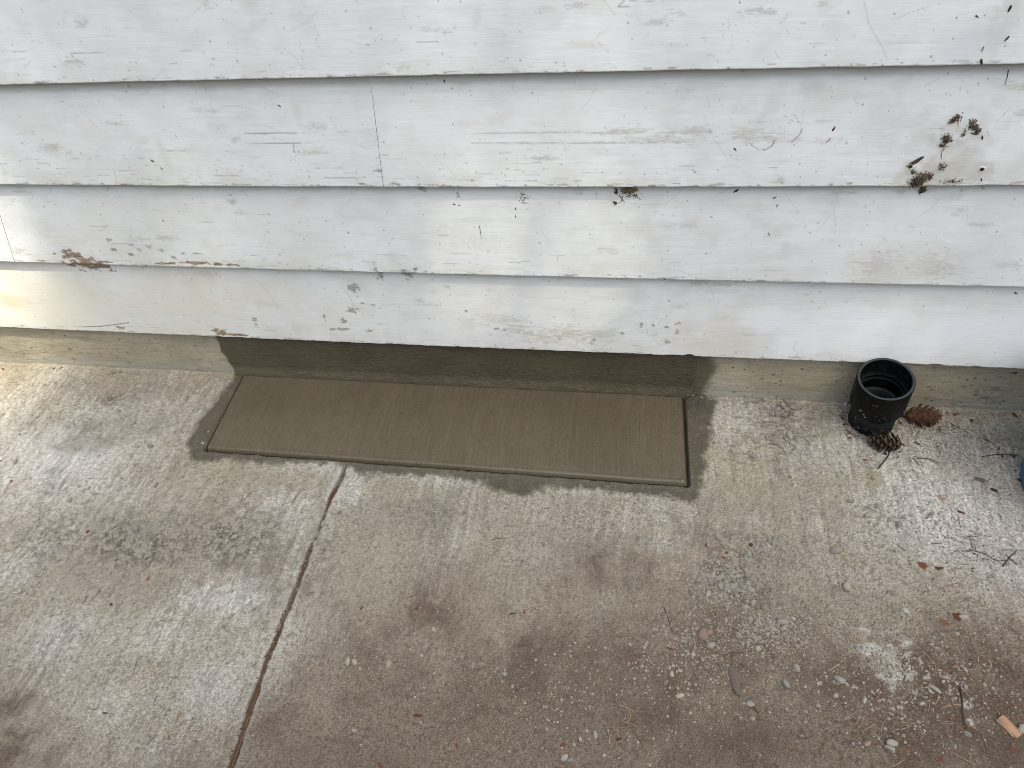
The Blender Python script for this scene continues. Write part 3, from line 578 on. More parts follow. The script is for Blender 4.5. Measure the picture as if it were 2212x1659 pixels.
#%%PART2
# ------------------------------------------------------------------ unseen conifer behind the camera, crown gaps shaped to place the sun patches
Uv = np.cross([0, 0, 1.], SD); Uv /= np.linalg.norm(Uv); Vv = np.cross(SD, Uv)
O0 = np.array([-.35, -.2, .2]); DT = 20.0
def sproj(p): q = np.asarray(p)-O0; return q@Uv, q@Vv
def wpt(u, v): x, z = W(u, v); return np.array([x, -.016, z])
def gpt(u, v): x, y = G(u, v); return np.array([x, y, 0])
gaps = []                                  # (a, b, ra, rb, transmission)
for p, ra, rb, T in [(wpt(-15, 660), .29, .24, .90), (gpt(-45, 830), .20, .15, .9), (gpt(-90, 1000), .18, .15, .35),
                     (wpt(1420, 300), .28, .16, SUNP), (wpt(1300, 520), .25, .12, SUNP), (wpt(1000, 650), .25, .08, SUNP*.6), (wpt(1000, 60), .3, .12, SUNP*.7), (wpt(1900, 700), .2, .1, SUNP*.5)]:
    a, b = sproj(p); gaps.append((a, b, ra, rb, T))
r2 = np.random.default_rng(11)
NL = 90000; H = 3.4
la = r2.uniform(-H, H, NL); lb = r2.uniform(-H, H, NL)
keep = la**2+lb**2 < H*H
la, lb = la[keep], lb[keep]
Tm = np.full(len(la), .0012)
for a, b, ra, rb, T in gaps:
    k = np.exp(-(((la-a)/ra)**2+((lb-b)/rb)**2)**1.5); Tm = np.maximum(Tm, np.exp(np.log(.0012)*(1-k)+np.log(T)*k))
dens = -np.log(Tm)/-np.log(.0012)
kp = r2.random(len(la)) < dens; la, lb = la[kp], lb[kp]; n = len(la)
dist = DT + r2.uniform(-1.3, 1.3, n)*np.sqrt(np.clip(1-(la**2+lb**2)/(H*H), .05, 1))
C0 = O0 + la[:, None]*Uv + lb[:, None]*Vv + dist[:, None]*SD
e1 = r2.normal(size=(n, 3)); e1 -= (e1@SD)[:, None]*SD*.6; e1 /= np.linalg.norm(e1, axis=1)[:, None]
e2 = np.cross(e1, SD+r2.normal(size=(n, 3))*.45); e2 /= np.linalg.norm(e2, axis=1)[:, None]
sz = r2.uniform(.035, .055, n)[:, None]
V = np.stack([C0-e1*sz*1.3, C0+e2*sz*.7, C0+e1*sz*1.3, C0-e2*sz*.7], 1).reshape(-1, 3)
M_leaf = noise_mat('conifer_foliage', (.03, .05, .02), (.06, .09, .035), 20, rough=.7)
M_bark = noise_mat('bark', (.05, .035, .025), (.12, .09, .07), 12, rough=.95)
tc0 = O0+DT*SD
tree = empty('unseen_conifer', (float(tc0[0]), float(tc0[1])-.4, 0)); tag(tree, 'unseen dark conifer behind the viewer, crown shaped to dapple the wall', 'tree')
crown = link('crown', raw_mesh('crown', V-np.array(tree.location), np.arange(len(V)).reshape(-1, 4), M_leaf, smooth=False), tree)
def tube(pts, rad, seg=6, cap=True):
    pts = np.asarray(pts, float); rad = np.broadcast_to(rad, (len(pts),)); V = []; Fc = []
    for i, p in enumerate(pts):
        t = pts[min(i+1, len(pts)-1)]-pts[max(i-1, 0)]; t /= np.linalg.norm(t)+1e-12
        a = np.cross(t, [0, 0, 1.] if abs(t[2]) < .9 else [1., 0, 0]); a /= np.linalg.norm(a); b = np.cross(t, a)
        for j in range(seg):
            th = 2*PI*j/seg; V.append(p+rad[i]*(math.cos(th)*a+math.sin(th)*b))
    for i in range(len(pts)-1):
        for j in range(seg): Fc.append((i*seg+j, i*seg+(j+1) % seg, (i+1)*seg+(j+1) % seg, (i+1)*seg+j))
    if cap:
        for base in (0, (len(pts)-1)*seg):
            c = len(V); V.append(pts[0] if base == 0 else pts[-1])
            for j in range(seg): Fc.append((c, base+j, base+(j+1) % seg, c))
    return np.array(V), np.array(Fc)
def tmesh(name, parts, mat, smooth=True):
    """join (V, F) pieces; degenerate quads become triangles"""
    bm = bmesh.new()
    for V, Fc in parts:
        vs_ = [bm.verts.new(v) for v in V]
        for f in Fc:
            ids = list(dict.fromkeys(int(i) for i in f))
            if len(ids) > 2:
                try: bm.faces.new([vs_[i] for i in ids])
                except ValueError: pass
    bmesh.ops.recalc_face_normals(bm, faces=bm.faces)
    me = bpy.data.meshes.new(name); bm.to_mesh(me); bm.free()
    for p in me.polygons: p.use_smooth = smooth
    me.materials.append(mat); return me
parts = [tube([(0, 0, -.1), (.05, .1, 6), (0, .3, 13), (0, .4, 20)], [.38, .28, .17, .05], 10)]
for i in range(26):
    z0 = 15.5+i*.17; th = i*2.4; L_ = 2.6*(1-(i/40)); parts.append(tube([(0, .35, z0), (L_*.5*math.cos(th), .35+L_*.5*math.sin(th), z0+.15), (L_*math.cos(th), .35+L_*math.sin(th), z0-.1)], [.05, .03, .01], 5))
link('trunk', tmesh('trunk', parts, M_bark), tree)

# ------------------------------------------------------------------ unseen board fence added behind the viewer to block the low sky
M_fence = noise_mat('fence_wood', (.10, .075, .055), (.2, .16, .12), 8, rough=.85, stretch=(6, 1, .4))
fence = empty('added_fence', (0, -3.1, 0)); tag(fence, 'unseen brown board fence added behind the viewer to block low sky light', 'fence')
r3 = random.Random(5); pan = []
for i in range(75):
    x = -5.6+i*.15; zt = 2.05+r3.uniform(-.01, .01); y = r3.uniform(-.004, .004)
    V = [(x+a*.143, y+b_*.018, c*zt) for c in (0, 1) for a, b_ in ((0, 0), (1, 0), (1, 1), (0, 1))]
    pan.append((np.array(V), np.array([(0, 1, 5, 4), (1, 2, 6, 5), (2, 3, 7, 6), (3, 0, 4, 7), (4, 5, 6, 7), (3, 2, 1, 0)])))
link('board_panel', tmesh('board_panel', pan, M_fence, smooth=False), fence)
for z_ in (.3, 1.05, 1.8):
    V = [(a, b_, z_+c) for c in (0, .09) for a, b_ in ((-5.6, .023), (5.65, .023), (5.65, .063), (-5.6, .063))]
    link('rail', tmesh('rail', [(np.array(V), np.array([(0, 1, 5, 4), (1, 2, 6, 5), (2, 3, 7, 6), (3, 0, 4, 7), (4, 5, 6, 7), (3, 2, 1, 0)]))], M_fence, smooth=False), fence)

# ------------------------------------------------------------------ black drain pipe
M_abs = bpy.data.materials.new('black_plastic'); M_abs.use_nodes = True; nt = M_abs.node_tree; L = nt.links.new; b = nt.nodes['Principled BSDF']
tc = N(nt, 'ShaderNodeTexCoord')
def noise(scale, det, st=(1, 1, 1)):
    mp = N(nt, 'ShaderNodeMapping'); mp.inputs['Scale'].default_value = st; L(tc.outputs['Object'], mp.inputs[0])
    n = N(nt, 'ShaderNodeTexNoise'); n.inputs['Scale'].default_value = scale; n.inputs['Detail'].default_value = det; L(mp.outputs[0], n.inputs['Vector']); return n.outputs[0]
def ramp(src, p0, p1, c0=(0, 0, 0), c1=(1, 1, 1)):
    r = N(nt, 'ShaderNodeValToRGB'); r.color_ramp.elements[0].position = p0; r.color_ramp.elements[1].position = p1
    r.color_ramp.elements[0].color = (*c0, 1); r.color_ramp.elements[1].color = (*c1, 1); L(src, r.inputs[0]); return r.outputs[0]
base = ramp(noise(25, 5), .35, .75, (.0012, .0015, .0018), (.004, .0045, .005))
def mixc(f, a, c):
    m_ = N(nt, 'ShaderNodeMix', data_type='RGBA'); L(f, m_.inputs[0]); L(a, m_.inputs[6]); m_.inputs[7].default_value = (*c, 1); return m_.outputs[2]
c_ = mixc(ramp(noise(60, 8, (1, 1, 2.5)), .58, .70), base, (.016, .016, .0155))
c_ = mixc(ramp(noise(380, 2), .74, .77), c_, (.16, .155, .14))
zg = N(nt, 'ShaderNodeSeparateXYZ'); L(tc.outputs['Object'], zg.inputs[0])
mz = N(nt, 'ShaderNodeMapRange'); mz.inputs['From Min'].default_value = .04; mz.inputs['From Max'].default_value = .0; L(zg.outputs[2], mz.inputs[0])
mm_ = N(nt, 'ShaderNodeMath', operation='MULTIPLY'); L(mz.outputs[0], mm_.inputs[0]); L(ramp(noise(120, 6), .56, .66), mm_.inputs[1])
c_ = mixc(mm_.outputs[0], c_, (.2, .195, .18))
gn = N(nt, 'ShaderNodeNewGeometry'); sx = N(nt, 'ShaderNodeSeparateXYZ'); L(gn.outputs['Normal'], sx.inputs[0])
up_ = N(nt, 'ShaderNodeMapRange'); up_.inputs['From Min'].default_value = .3; up_.inputs['From Max'].default_value = .9; up_.inputs['To Max'].default_value = .8; L(sx.outputs[2], up_.inputs[0])
c_ = mixc(up_.outputs[0], c_, (.05, .056, .058))
L(c_, b.inputs['Base Color']); b.inputs['Roughness'].default_value = .5; b.inputs['Specular IOR Level'].default_value = .11
bp = N(nt, 'ShaderNodeBump'); bp.inputs['Strength'].default_value = .3; bp.inputs['Distance'].default_value = .0006; L(noise(200, 4), bp.inputs['Height']); L(bp.outputs[0], b.inputs['Normal'])
def lathe(prof, seg=64, wob=0):
    V = []; Fc = []
    for r, z in prof:
        for j in range(seg):
            th = 2*PI*j/seg; V.append((r*math.cos(th), r*math.sin(th), z+wob*math.sin(3*th)))
    for i in range(len(prof)-1):
        for j in range(seg): Fc.append((i*seg+j, i*seg+(j+1) % seg, (i+1)*seg+(j+1) % seg, (i+1)*seg+j))
    return np.array(V), np.array(Fc)
PB = Vector((.5005, -.0515, 0)); PT = Vector((.4875, -.0735, .150)); ax = (PT-PB); PL = ax.length
pipe = empty('drain_pipe', PB, ax.to_track_quat('Z', 'Y').to_euler()); tag(pipe, 'black plastic drain pipe stub with a wider coupling standing open beside the foundation', 'pipe')
def part(name, prof, mat, parent, seg=72):
    me = tmesh(name, [lathe(prof, seg)], mat); o = link(name, me, parent); return o
zc = .062
part('lower_pipe', [(.0435, -.03), (.0435, zc+.001), (.0395, zc+.001), (.0395, -.03)], M_abs, pipe)
cp = part('coupling', [(.0440, zc), (.0462, zc), (.0510, zc+.008), (.0514, zc+.012), (.0516, PL-.003), (.0509, PL-.0008), (.0495, PL), (.0468, PL), (.0455, PL-.0012), (.0450, PL-.004),
    (.0444, zc+.047), (.0425, zc+.046), (.0423, zc+.042), (.0441, zc+.040), (.0440, zc+.036), (.0415, zc+.035), (.0412, zc+.030), (.0440, zc+.003)], M_abs, pipe)
part('rim_ring', [(.0518, PL-.0045), (.0521, PL-.0035), (.0518, PL-.0025)], M_abs, cp)
M_silt = noise_mat('pipe_silt', (.012, .01, .008), (.035, .028, .022), 200, rough=.95)
V_, F_ = lathe([(.0001, .012), (.02, .014), (.0398, .010)], 32); me = tmesh('silt', [(V_, F_)], M_silt); link('silt', me, pipe)
# pale mortar flecks stuck on the outside
fl = []
M_fleck = noise_mat('mortar_fleck', (.24, .235, .21), (.40, .39, .36), 400, rough=.9)
for i, (th, z, a, h_) in enumerate([(-100,.085,.0022,.006),(-108,.092,.0026,.004),(-96,.079,.002,.005),(-112,.088,.0009,.006),(-75,.095,.0007,.004),(-60,.092,.0009,.005),(-55,.088,.0008,.003),(-128,.062,.0016,.003),(-122,.045,.0018,.0035),
        (-98,.062,.001,.002),(-91,.058,.0014,.0015),(-60,.104,.0007,.003),(-143,.122,.0009,.002),(-150,.132,.0012,.002),(-50,.076,.001,.0012),(-88,.126,.002,.0012),(-82,.128,.003,.001),(-104,.056,.0008,.0018),(-66,.083,.0009,.0009),(-137,.101,.0008,.0016)]):
    th = math.radians(th); r = .0519 if z > zc+.01 else .0440; c = np.array([r*math.cos(th), r*math.sin(th), z]); nrm = np.array([math.cos(th), math.sin(th), 0]); tg = np.array([-math.sin(th), math.cos(th), 0]); up = np.array([.25*tg[0], .25*tg[1], 1.])
    vv = []; k = 9
    for j in range(k):
        an = 2*PI*j/k; q = .7+.5*random.random(); vv.append(c+tg*a*q*math.cos(an)+up*h_*.5*q*math.sin(an)-nrm*.0006)
    vv.append(c+nrm*.0005); fl.append((np.array(vv), np.array([(j, (j+1) % k, k, k) for j in range(k)])))
link('mortar_flecks', tmesh('mortar_flecks', fl, M_fleck), pipe)['kind'] = 'stuff'

# ------------------------------------------------------------------ plastic bucket, only its foot in view at the right
M_pw = noise_mat('pale_plastic', (.36, .40, .40), (.46, .50, .50), 30, rough=.4, bump=.05); M_pb = noise_mat('blue_plastic', (.035, .085, .17), (.045, .11, .21), 30, rough=.4, bump=.05)
x_, y_ = G(2207, 1004); bx, by = x_+.108, y_-.062
bucket = empty('plastic_bucket', (bx, by, 0)); tag(bucket, 'pale plastic bucket with a blue base band standing at the right edge of the pavement', 'bucket')
bb = link('bucket_body', tmesh('bucket_body', [lathe([(.0001, .012), (.122, .012), (.1245, .016), (.143, .26), (.149, .262), (.149, .275), (.144, .277), (.141, .26), (.12, .02), (.0001, .018)], 64)], M_pw), bucket)
link('base_band', tmesh('base_band', [lathe([(.116, .003), (.1235, .003), (.1262, .006), (.1270, .019), (.1250, .021), (.122, .021)], 64)], M_pb), bucket)
hp = [(.149*math.cos(t), .149*math.sin(t)*.25-.15*math.sin(t), .255-.11*math.sin(t)) for t in np.linspace(0, PI, 15)]
link('handle', tmesh('handle', [tube(hp, .003, 8)], M_pw), bucket)

# ------------------------------------------------------------------ small loose things
def rock_mesh(name, seed, mat, sub=2, flat=.6):
    bm = bmesh.new(); bmesh.ops.create_icosphere(bm, subdivisions=sub, radius=1)
    r = random.Random(seed); offs = [Vector((r.gauss(0, 1), r.gauss(0, 1), r.gauss(0, 1))).normalized() for _ in range(9)]; cut = [r.uniform(.62, .95) for _ in offs]
    sx, sy = r.uniform(.75, 1.1), r.uniform(.65, .95)
    for v in bm.verts:
        for o, c in zip(offs, cut):
            d = v.co.dot(o)
            if d > c: v.co -= o*(d-c)*.8
        v.co *= 1+.06*math.sin(v.co.x*5+seed)*math.cos(v.co.y*4+seed*2)
        v.co.x *= sx; v.co.y *= sy; v.co.z *= flat
    me = bpy.data.meshes.new(name); bm.to_mesh(me); bm.free()
    for p in me.polygons: p.use_smooth = sub > 2
    me.materials.append(mat); return me
ROCK = {m_: [rock_mesh('pebble', i*7+s_, m_, 2, .75) for i in range(6)] for s_, m_ in ((1, M_peb), (2, M_pebw), (3, M_pebt))}
def put(me, name, x, y, z, sc, rot, label, cat, group=None):
    o = link(name, me, None, (x, y, z), rot, sc); tag(o, label, cat, group); return o
def pebble(u, v, d, label, group=None, mat=None, asp=1.0, rot=None, name='pebble', cat='pebble'):
    """d: seen length in px"""
    mat = mat or M_peb; x, y = G(u, v); r = d*(.00052 if mat is M_peb else .00042)
    return put(random.choice(ROCK[mat]), name, x, y, gh(x, y)+r*(.38 if mat is M_peb else .15), (r*1.15*asp, r, r), (random.uniform(-.15, .15), random.uniform(-.15, .15), random.uniform(0, 6.3) if rot is None else rot), label, cat, group)

K0 = lambda X_, Y_, s=6.144: ((2000+X_/s)/1.302, (1080+Y_/s)/1.302)
lab = 'crumb in the crumb trail beside the slab'
for X_, Y_, d in [(910,205,10),(930,280,12),(1025,275,12),(1165,255,12),(1305,320,14),(1240,390,15),(1145,440,13),(1310,450,12),(1420,430,15),(1145,530,13),(1265,545,9),(1455,320,7),(1650,370,8),(1755,490,8),
     (1200,790,15),(1350,900,19),(1275,925,9),(1130,880,13),(1110,1030,13),(1195,1065,15),(1480,960,12),(1390,1040,11),(720,965,9),(790,990,13),(1500,440,8),(850,230,8),(870,300,7),(1060,480,9),(1390,480,9),(1060,390,10),
     (1010,880,9),(960,920,8),(1300,760,10),(1380,820,8),(1420,870,8),(1060,760,8),(1440,1080,7),(1050,980,8),(1200,930,9),(1340,990,8)]:
    pebble(*K0(X_, Y_), d, lab, 'mortar crumbs right of the slab', asp=random.uniform(1, 1.3), name='mortar_crumb', cat='crumb')
for X_, Y_, d, l in [(380,1080,10,'rounded crumb alone between the slab and the crumb trail'),(735,1260,15,'largest flat crumb below the crumb trail'),(775,1310,8,'small crumb touching the largest flat crumb below the trail'),(500,1360,12,'long pale crumb lowest on the left below the crumb trail')]:
    pebble(*K0(X_, Y_), d, l, name='mortar_crumb', cat='crumb')
for X_, Y_, d in [(1650,965,11),(1790,915,8),(1690,760,9),(875,870,8),(1155,1285,9),(1290,1200,10),(1700,1050,8),(860,740,7)]:
    pebble(*K0(X_, Y_), d, 'half-buried crumb around the crumb trail', 'half-buried crumbs', name='mortar_crumb', cat='crumb')
pebble(1496, 855, 9, 'white pebble in the wet mortar at the back right slab corner', mat=M_pebw)
pebble(571, 1233, 2, 'tiny pebble on dusty concrete', mat=M_pebw) if False else None
for u, v, d, l, mt, asp in [
    (1813,1468,20,'white angular stone, largest on the brown dirt at lower right',M_pebw,1.25),(1801,1474,9,'white pebble touching the largest angular stone',M_pebw,1),(1810,1477,6,'tiny pebble under the largest angular stone',M_pebw,1),
    (1806,1503,11,'pale three-cornered stone below the largest angular stone',M_pebw,1),(1721,1444,17,'round white-grey stone left of the largest angular stone',M_pebw,1),(1698,1478,13,'teardrop grey stone lower left of the round white-grey stone',M_peb,1.2),
    (1768,1494,8,'small pale stone between teardrop and three-cornered stones',M_pebw,1),(1620,1521,12,'round grey-pink stone at the tip of a dark twig',M_peb,1),(1625,1551,9,'white pebble beside the dark twig end',M_pebw,1.3),
    (1681,1349,12,'white oval pebble in the pair below the dirt patch',M_pebw,1.3),(1692,1345,14,'grey oval pebble in the pair below the dirt patch',M_peb,1.2),(1694,1357,9,'small white pebble under the oval pair',M_pebw,1),
    (1638,1401,13,'white stone among red needle dust',M_pebw,1.1),(1647,1419,9,'round greenish-white pebble below the white stone among needle dust',M_pebw,1),(1736,1363,9,'lone round cream pebble right of the oval pair',M_pebw,1),
    (1652,1314,13,'grey three-cornered pebble above the oval pair',M_peb,1),(1555,1287,11,'cream oval pebble right of the dark olive stain',M_pebw,1.2),(1593,1289,11,'cream round pebble at the foot of the gravel patch',M_pebw,1),(1574,1277,9,'small cream pebble between two cream pebbles',M_pebw,1),
    (1528,1343,13,'grey pebble above the tan stones',M_peb,1),(1518,1371,26,'large tan stone of the split pair',M_pebt,1),(1532,1367,20,'smaller tan stone of the split pair',M_pebt,1),(1498,1414,13,'pale stone at the head of a long needle',M_pebw,1),(1535,1396,15,'mauve-grey stone below the tan stones',M_peb,1),
    (1828,1269,18,'smooth pinkish stone sunk in the pale concrete at right',M_peb,1),(1929,1281,16,'cream oval stone on the pale concrete at right',M_pebw,1.4),(1805,1190,18,'rounded concrete lump upper right of the gravel patch',M_peb,1.1),(2080,1334,16,'bright white lump beside the red bark piece',M_pebw,1.2),(2090,1340,8,'small bright white lump beside the bigger one',M_pebw,1),
    (2090,1586,13,'pale cubic stone below the long dark twig',M_pebw,1),(1925,1608,14,'grey-green oval stone near the bottom right',M_peb,1.2),(1916,1353,8,'small cream pebble on the edge of the dirt',M_pebw,1),(2017,1378,8,'white chip at the top of a small stick',M_pebw,1),(2013,1392,8,'white chip at the foot of a small stick',M_pebw,1),
    (2206,1576,22,'pale grey-blue stone behind the orange wood chip',M_pebw,1),(937,1359,9,'white flake above the reddish stain',M_pebw,1.1),(918,1396,11,'cream flake on the reddish stain',M_pebw,1.2),
    (752,1431,13,'left pebble of the pale pair beside the joint',M_peb,1.3),(767,1431,13,'right pebble of the pale pair beside the joint',M_peb,1.2),(841,1436,14,'grey pebble right of the pale pair',M_peb,1),(854,1164,9,'white pebble in the crumbs right of the joint',M_pebw,1),
    (1286,1588,13,'cream oval stone near the bottom edge',M_pebw,1.3),(1254,1596,9,'small white stone left of the cream oval one',M_pebw,1),(1220,1636,11,'grey stone of the pair on the bottom edge',M_peb,1),(1231,1641,11,'cream stone of the pair on the bottom edge',M_pebw,1.2),(1305,1631,9,'small cream stone right of the bottom pair',M_pebw,1),
    (1469,1503,14,'bluish pale stone by the needle bundle',M_pebw,1.2),(1451,1457,12,'rounded pale stone above the bluish one',M_pebw,1.2),(1090,1456,8,'small tan pebble in the bottom middle',M_peb,1),(1186,1330,7,'tiny grey pebble near the middle stain',M_peb,1),(766,1579,9,'round grey pebble lower left of the joint stain',M_peb,1),(1439,1329,8,'cream round pebble on a dark twig',M_pebw,1),
    (205,1284,15,'smooth pale grey pebble left of centre on the left bay',M_peb,1.4),(182,1297,13,'second smooth grey pebble just below the pale one',M_peb,1.2),(106,1136,13,'round grey pebble below the stained joint corner at far left',M_peb,1),(88,1195,11,'flat grey crumb in the left crumb field',M_peb,1.1),
    (152,1081,13,'grey oval pebble on bright broomed concrete at left',M_peb,1.2),(221,1124,11,'grey-green pebble at the top of the left crumb field',M_peb,1.2),(295,1142,16,'long grey-green crumb at the left field top',M_peb,1.4),(222,1158,14,'rounded grey crumb in the left field',M_peb,1.1),
    (337,1049,12,'grey crumb below the bright streak',M_peb,1),(325,965,12,'round crumb lower left of the slab stain',M_peb,1),(193,1055,9,'dark crumb beside a thin twig',M_peb,1),(202,1066,13,'pale crumb on the left bay beside a twig',M_peb,1.1),(290,916,10,'grey pebble left of the slab stain',M_peb,1),(258,888,9,'grey pebble on the grey cement smear',M_peb,1),
    (96,833,9,'small grey pebble in the warm light',M_peb,1),(244,806,9,'left crumb of a row by the foundation foot',M_peb,1.2),(257,804,11,'right crumb of a row by the foundation foot',M_peb,1.2),(35,999,13,'half-round grey pebble at the left edge',M_peb,1),(450,932,8,'cream pebble left of the slab front corner',M_pebw,1),(438,957,10,'white pebble at the slab front left corner',M_pebw,1.2),(395,1030,8,'grey crumb under the slab stain tip',M_peb,1),
    (722,1108,13,'pale crumb on the right lip of the joint',M_peb,1.1),(727,1106,9,'crumb beside the pale one on the joint lip',M_peb,1),(761,1103,12,'three-cornered crumb right of the joint',M_peb,1.2),(770,1140,11,'oval crumb right of the joint lower down',M_peb,1.2),(680,1172,13,'smooth cream pebble wedged in the joint',M_pebw,1.3),(698,1131,12,'grey pebble wedged in the joint above the cream one',M_peb,1),(684,1154,16,'large crumb wedged in the joint',M_peb,1)]:
    pebble(u, v, d, l, mat=mt, asp=asp)
# looser crumbs, alike within their patch
def scatter(cx, cy, ru, rv, n_, d0, d1, lab, grp, mat=None, name='mortar_crumb', cat='crumb'):
    for i in range(n_):
        u = cx+random.gauss(0, .5)*ru; v = cy+random.gauss(0, .5)*rv
        if 0 < u < 2212 and v < 1655: pebble(u, v, random.uniform(d0, d1), lab, grp, mat, random.uniform(1, 1.4), name=name, cat=cat)
scatter(1580, 1255, 60, 45, 34, 5, 12, 'grey crumb in the patch below the slab corner', 'crumbs below the slab corner')
scatter(1655, 1180, 60, 25, 18, 5, 10, 'grey crumb beside the lone bright scale', 'crumbs by the red-brown scale')
scatter(1660, 1365, 60, 40, 22, 4, 9, 'pale stone in the dark needle patch', 'grit in the needle patch', M_pebw, 'pebble', 'pebble')
scatter(300, 1180, 130, 45, 30, 5, 11, 'grey crumb in the left crumb field', 'crumbs on the left bay')
scatter(470, 1150, 100, 45, 22, 5, 10, 'grey crumb between left field and joint', 'crumbs left of the joint')
scatter(890, 1105, 70, 20, 12, 4, 9, 'crumb below the slab middle', 'crumbs below the slab middle')
scatter(1880, 1100, 120, 50, 16, 6, 12, 'crumb on pale concrete below the cones', 'crumbs below the cones')
scatter(2050, 1470, 120, 60, 16, 4, 9, 'pale stone in the lower right dirt', 'grit at lower right', M_pebw, 'pebble', 'pebble')

def grains(name, spots, mat, lab, r0=.0007, r1=.0018, seed=3, onz=0.):
    """uncountable grit: one mesh of little lumps"""
    r = np.random.default_rng(seed); bm = bmesh.new(); bmesh.ops.create_icosphere(bm, subdivisions=1, radius=1)
    bv = np.array([v.co[:] for v in bm.verts]); bf = np.array([[v.index for v in f.verts] for f in bm.faces]); bm.free()
    P_ = []
    for cx, cy, ru, rv, n_ in spots:
        u = cx+r.normal(0, .55, n_)*ru; v = cy+r.normal(0, .55, n_)*rv
        for a, b_ in zip(u, v):
            if v is not None and b_ > 735 : P_.append(G(a, b_))
    P_ = np.array([p for p in P_ if p[1] < -.004]); n_ = len(P_); rr = r.uniform(r0, r1, n_)*r.choice([.7, 1, 1, 1.5], n_)
    zz = np.array([gh(*p) for p in P_])+onz
    J = 1+r.normal(0, .18, (n_, len(bv), 1)); sc_ = np.stack([rr*r.uniform(.8, 1.4, n_), rr, rr*.7], -1)[:, None]
    th = r.uniform(0, 6.3, n_)[:, None]; L_ = bv[None]*J*sc_
    x = L_[..., 0]*np.cos(th)-L_[..., 1]*np.sin(th); y = L_[..., 0]*np.sin(th)+L_[..., 1]*np.cos(th)
    V = np.stack([x+P_[:, :1], y+P_[:, 1:], L_[..., 2]+zz[:, None]+rr[:, None]*.25], -1).reshape(-1, 3)
    Fc = (bf[None]+np.arange(n_)[:, None, None]*len(bv)).reshape(-1, 3)
    return tag(link(name, raw_mesh(name, V, Fc, mat, smooth=False)), lab, kind='stuff')
grains('grit', [(300,1170,170,60,900),(470,1150,120,50,500),(1690,900,45,60,420),(1640,860,50,10,200),(1580,1250,90,60,900),(1660,1360,80,50,700),(1650,1190,80,40,500),(250,860,45,18,160),(1500,1400,120,90,500),(2000,1480,250,130,900),(890,1110,90,30,260),
   (760,1110,50,30,160),(1300,1480,420,160,350),(150,1250,160,120,350),(1850,1150,200,100,450),(90,1160,100,60,260),(720,1340,150,120,260),(1560,860,40,6,90)], M_peb, 'fine grey grit scattered over the pavement')
grains('pale_grit', [(2000,1450,260,140,260),(1650,1380,110,70,120),(1300,1500,500,150,110),(1940,1440,40,30,320),(1910,1415,25,25,160),(900,1420,250,120,150)], M_pebw, 'pale grit in the dirt', .0005, .0013, 5)
grains('dark_specks', [(2050,1180,230,130,1500),(2120,950,90,60,300),(1960,950,120,60,330),(1950,1080,160,70,300),(1850,900,60,40,150),(60,950,140,90,200),(250,900,260,50,200),(2080,1010,150,80,300)], M_dark, 'tiny dark specks of dry litter', .0004, .0010, 6, -.0003)

grains('soil_crumbs', [(2050,1480,250,140,2600),(1650,1390,150,80,900),(1900,1580,300,60,1100),(1300,1500,400,130,900),(880,1350,120,60,300),(2120,1400,120,60,500)], M_soil, 'brown soil crumbs and broken needles in the dirt', .0005, .0014, 8, -.0001)
# needles and twigs
def needle_mesh(L_, r, bend, mat, seed):
    rr = random.Random(seed); n_ = 6; pts = []
    for i in range(n_):
        t = i/(n_-1)-.5; pts.append((t*L_, bend*L_*(t*t*4-1)*.25, r*.8+abs(rr.gauss(0, 1))*.0004))
    return tmesh('needle', [tube(pts, [r*.55]+[r]*(n_-2)+[r*.35], 5)], mat)
NEED = {m_: [needle_mesh(1, .028, b_, m_, i) for i, b_ in enumerate((0, .25, -.3, .6, -.1, .12))] for m_ in (M_needle, M_needlep, M_needled)}
# unit-length needles would scale thickness too, so keep real lengths per variant instead
NEED = {m_: [needle_mesh(l_, .0005, b_, m_, i) for i, (l_, b_) in enumerate(((.026, 0), (.022, .3), (.028, -.3), (.018, .7), (.03, -.1), (.024, .15)))] for m_ in (M_needle, M_needlep, M_needled)}
def needle(u, v, deg, mat, lab, grp=None, sc=1., name='needle', cat='needle'):
    x, y = G(u, v)
    return put(random.choice(NEED[mat]), name, x, y, gh(x, y)+.0006, (sc, sc*.9, 1), (0, random.uniform(-.05, .05), math.radians(deg)), lab, cat, grp)
def nsc(cx, cy, ru, rv, n_, mats, lab, grp, sc=1.):
    for i in range(n_):
        u = cx+random.gauss(0, .5)*ru; v = cy+random.gauss(0, .5)*rv
        if 0 < u < 2212 and 800 < v < 1655: needle(u, v, random.uniform(0, 180), random.choice(mats), lab, grp, sc*random.uniform(.7, 1.15))
nsc(2080, 1480, 150, 110, 56, [M_needle, M_needlep, M_needle], 'dry needle in the lower right litter', 'needles at lower right', 1.1)
nsc(1950, 1560, 170, 70, 26, [M_needle, M_needlep], 'dry needle along the bottom right edge', 'needles along the bottom right', 1.1)
nsc(1740, 1590, 120, 60, 6, [M_needle], 'dry needle left of the bottom right litter', 'needles bottom middle-right')
nsc(1690, 1600, 20, 20, 1, [M_needle], 'short needle near the bottom edge', None)
nsc(1370, 1570, 60, 50, 16, [M_needlep, M_needle], 'needle of the loose bottom bundle', 'needle bundle near the bottom', 1.1)
nsc(1600, 1390, 120, 80, 22, [M_needle, M_needled], 'brown needle in the dark patch', 'needles in the dark patch')
nsc(2100, 1180, 110, 90, 34, [M_needled], 'dark needle on the bleached concrete', 'dark needles on pale concrete')
nsc(2000, 970, 120, 60, 18, [M_needled], 'dark needle right of the cones', 'dark needles by the cones', .8)
nsc(1880, 1010, 90, 40, 9, [M_needled], 'dark needle in front of the pipe', 'dark needles in front of the pipe', .7)
nsc(1100, 1450, 300, 130, 22, [M_needle, M_needled], 'thin needle on the stained middle', 'needles in the middle')
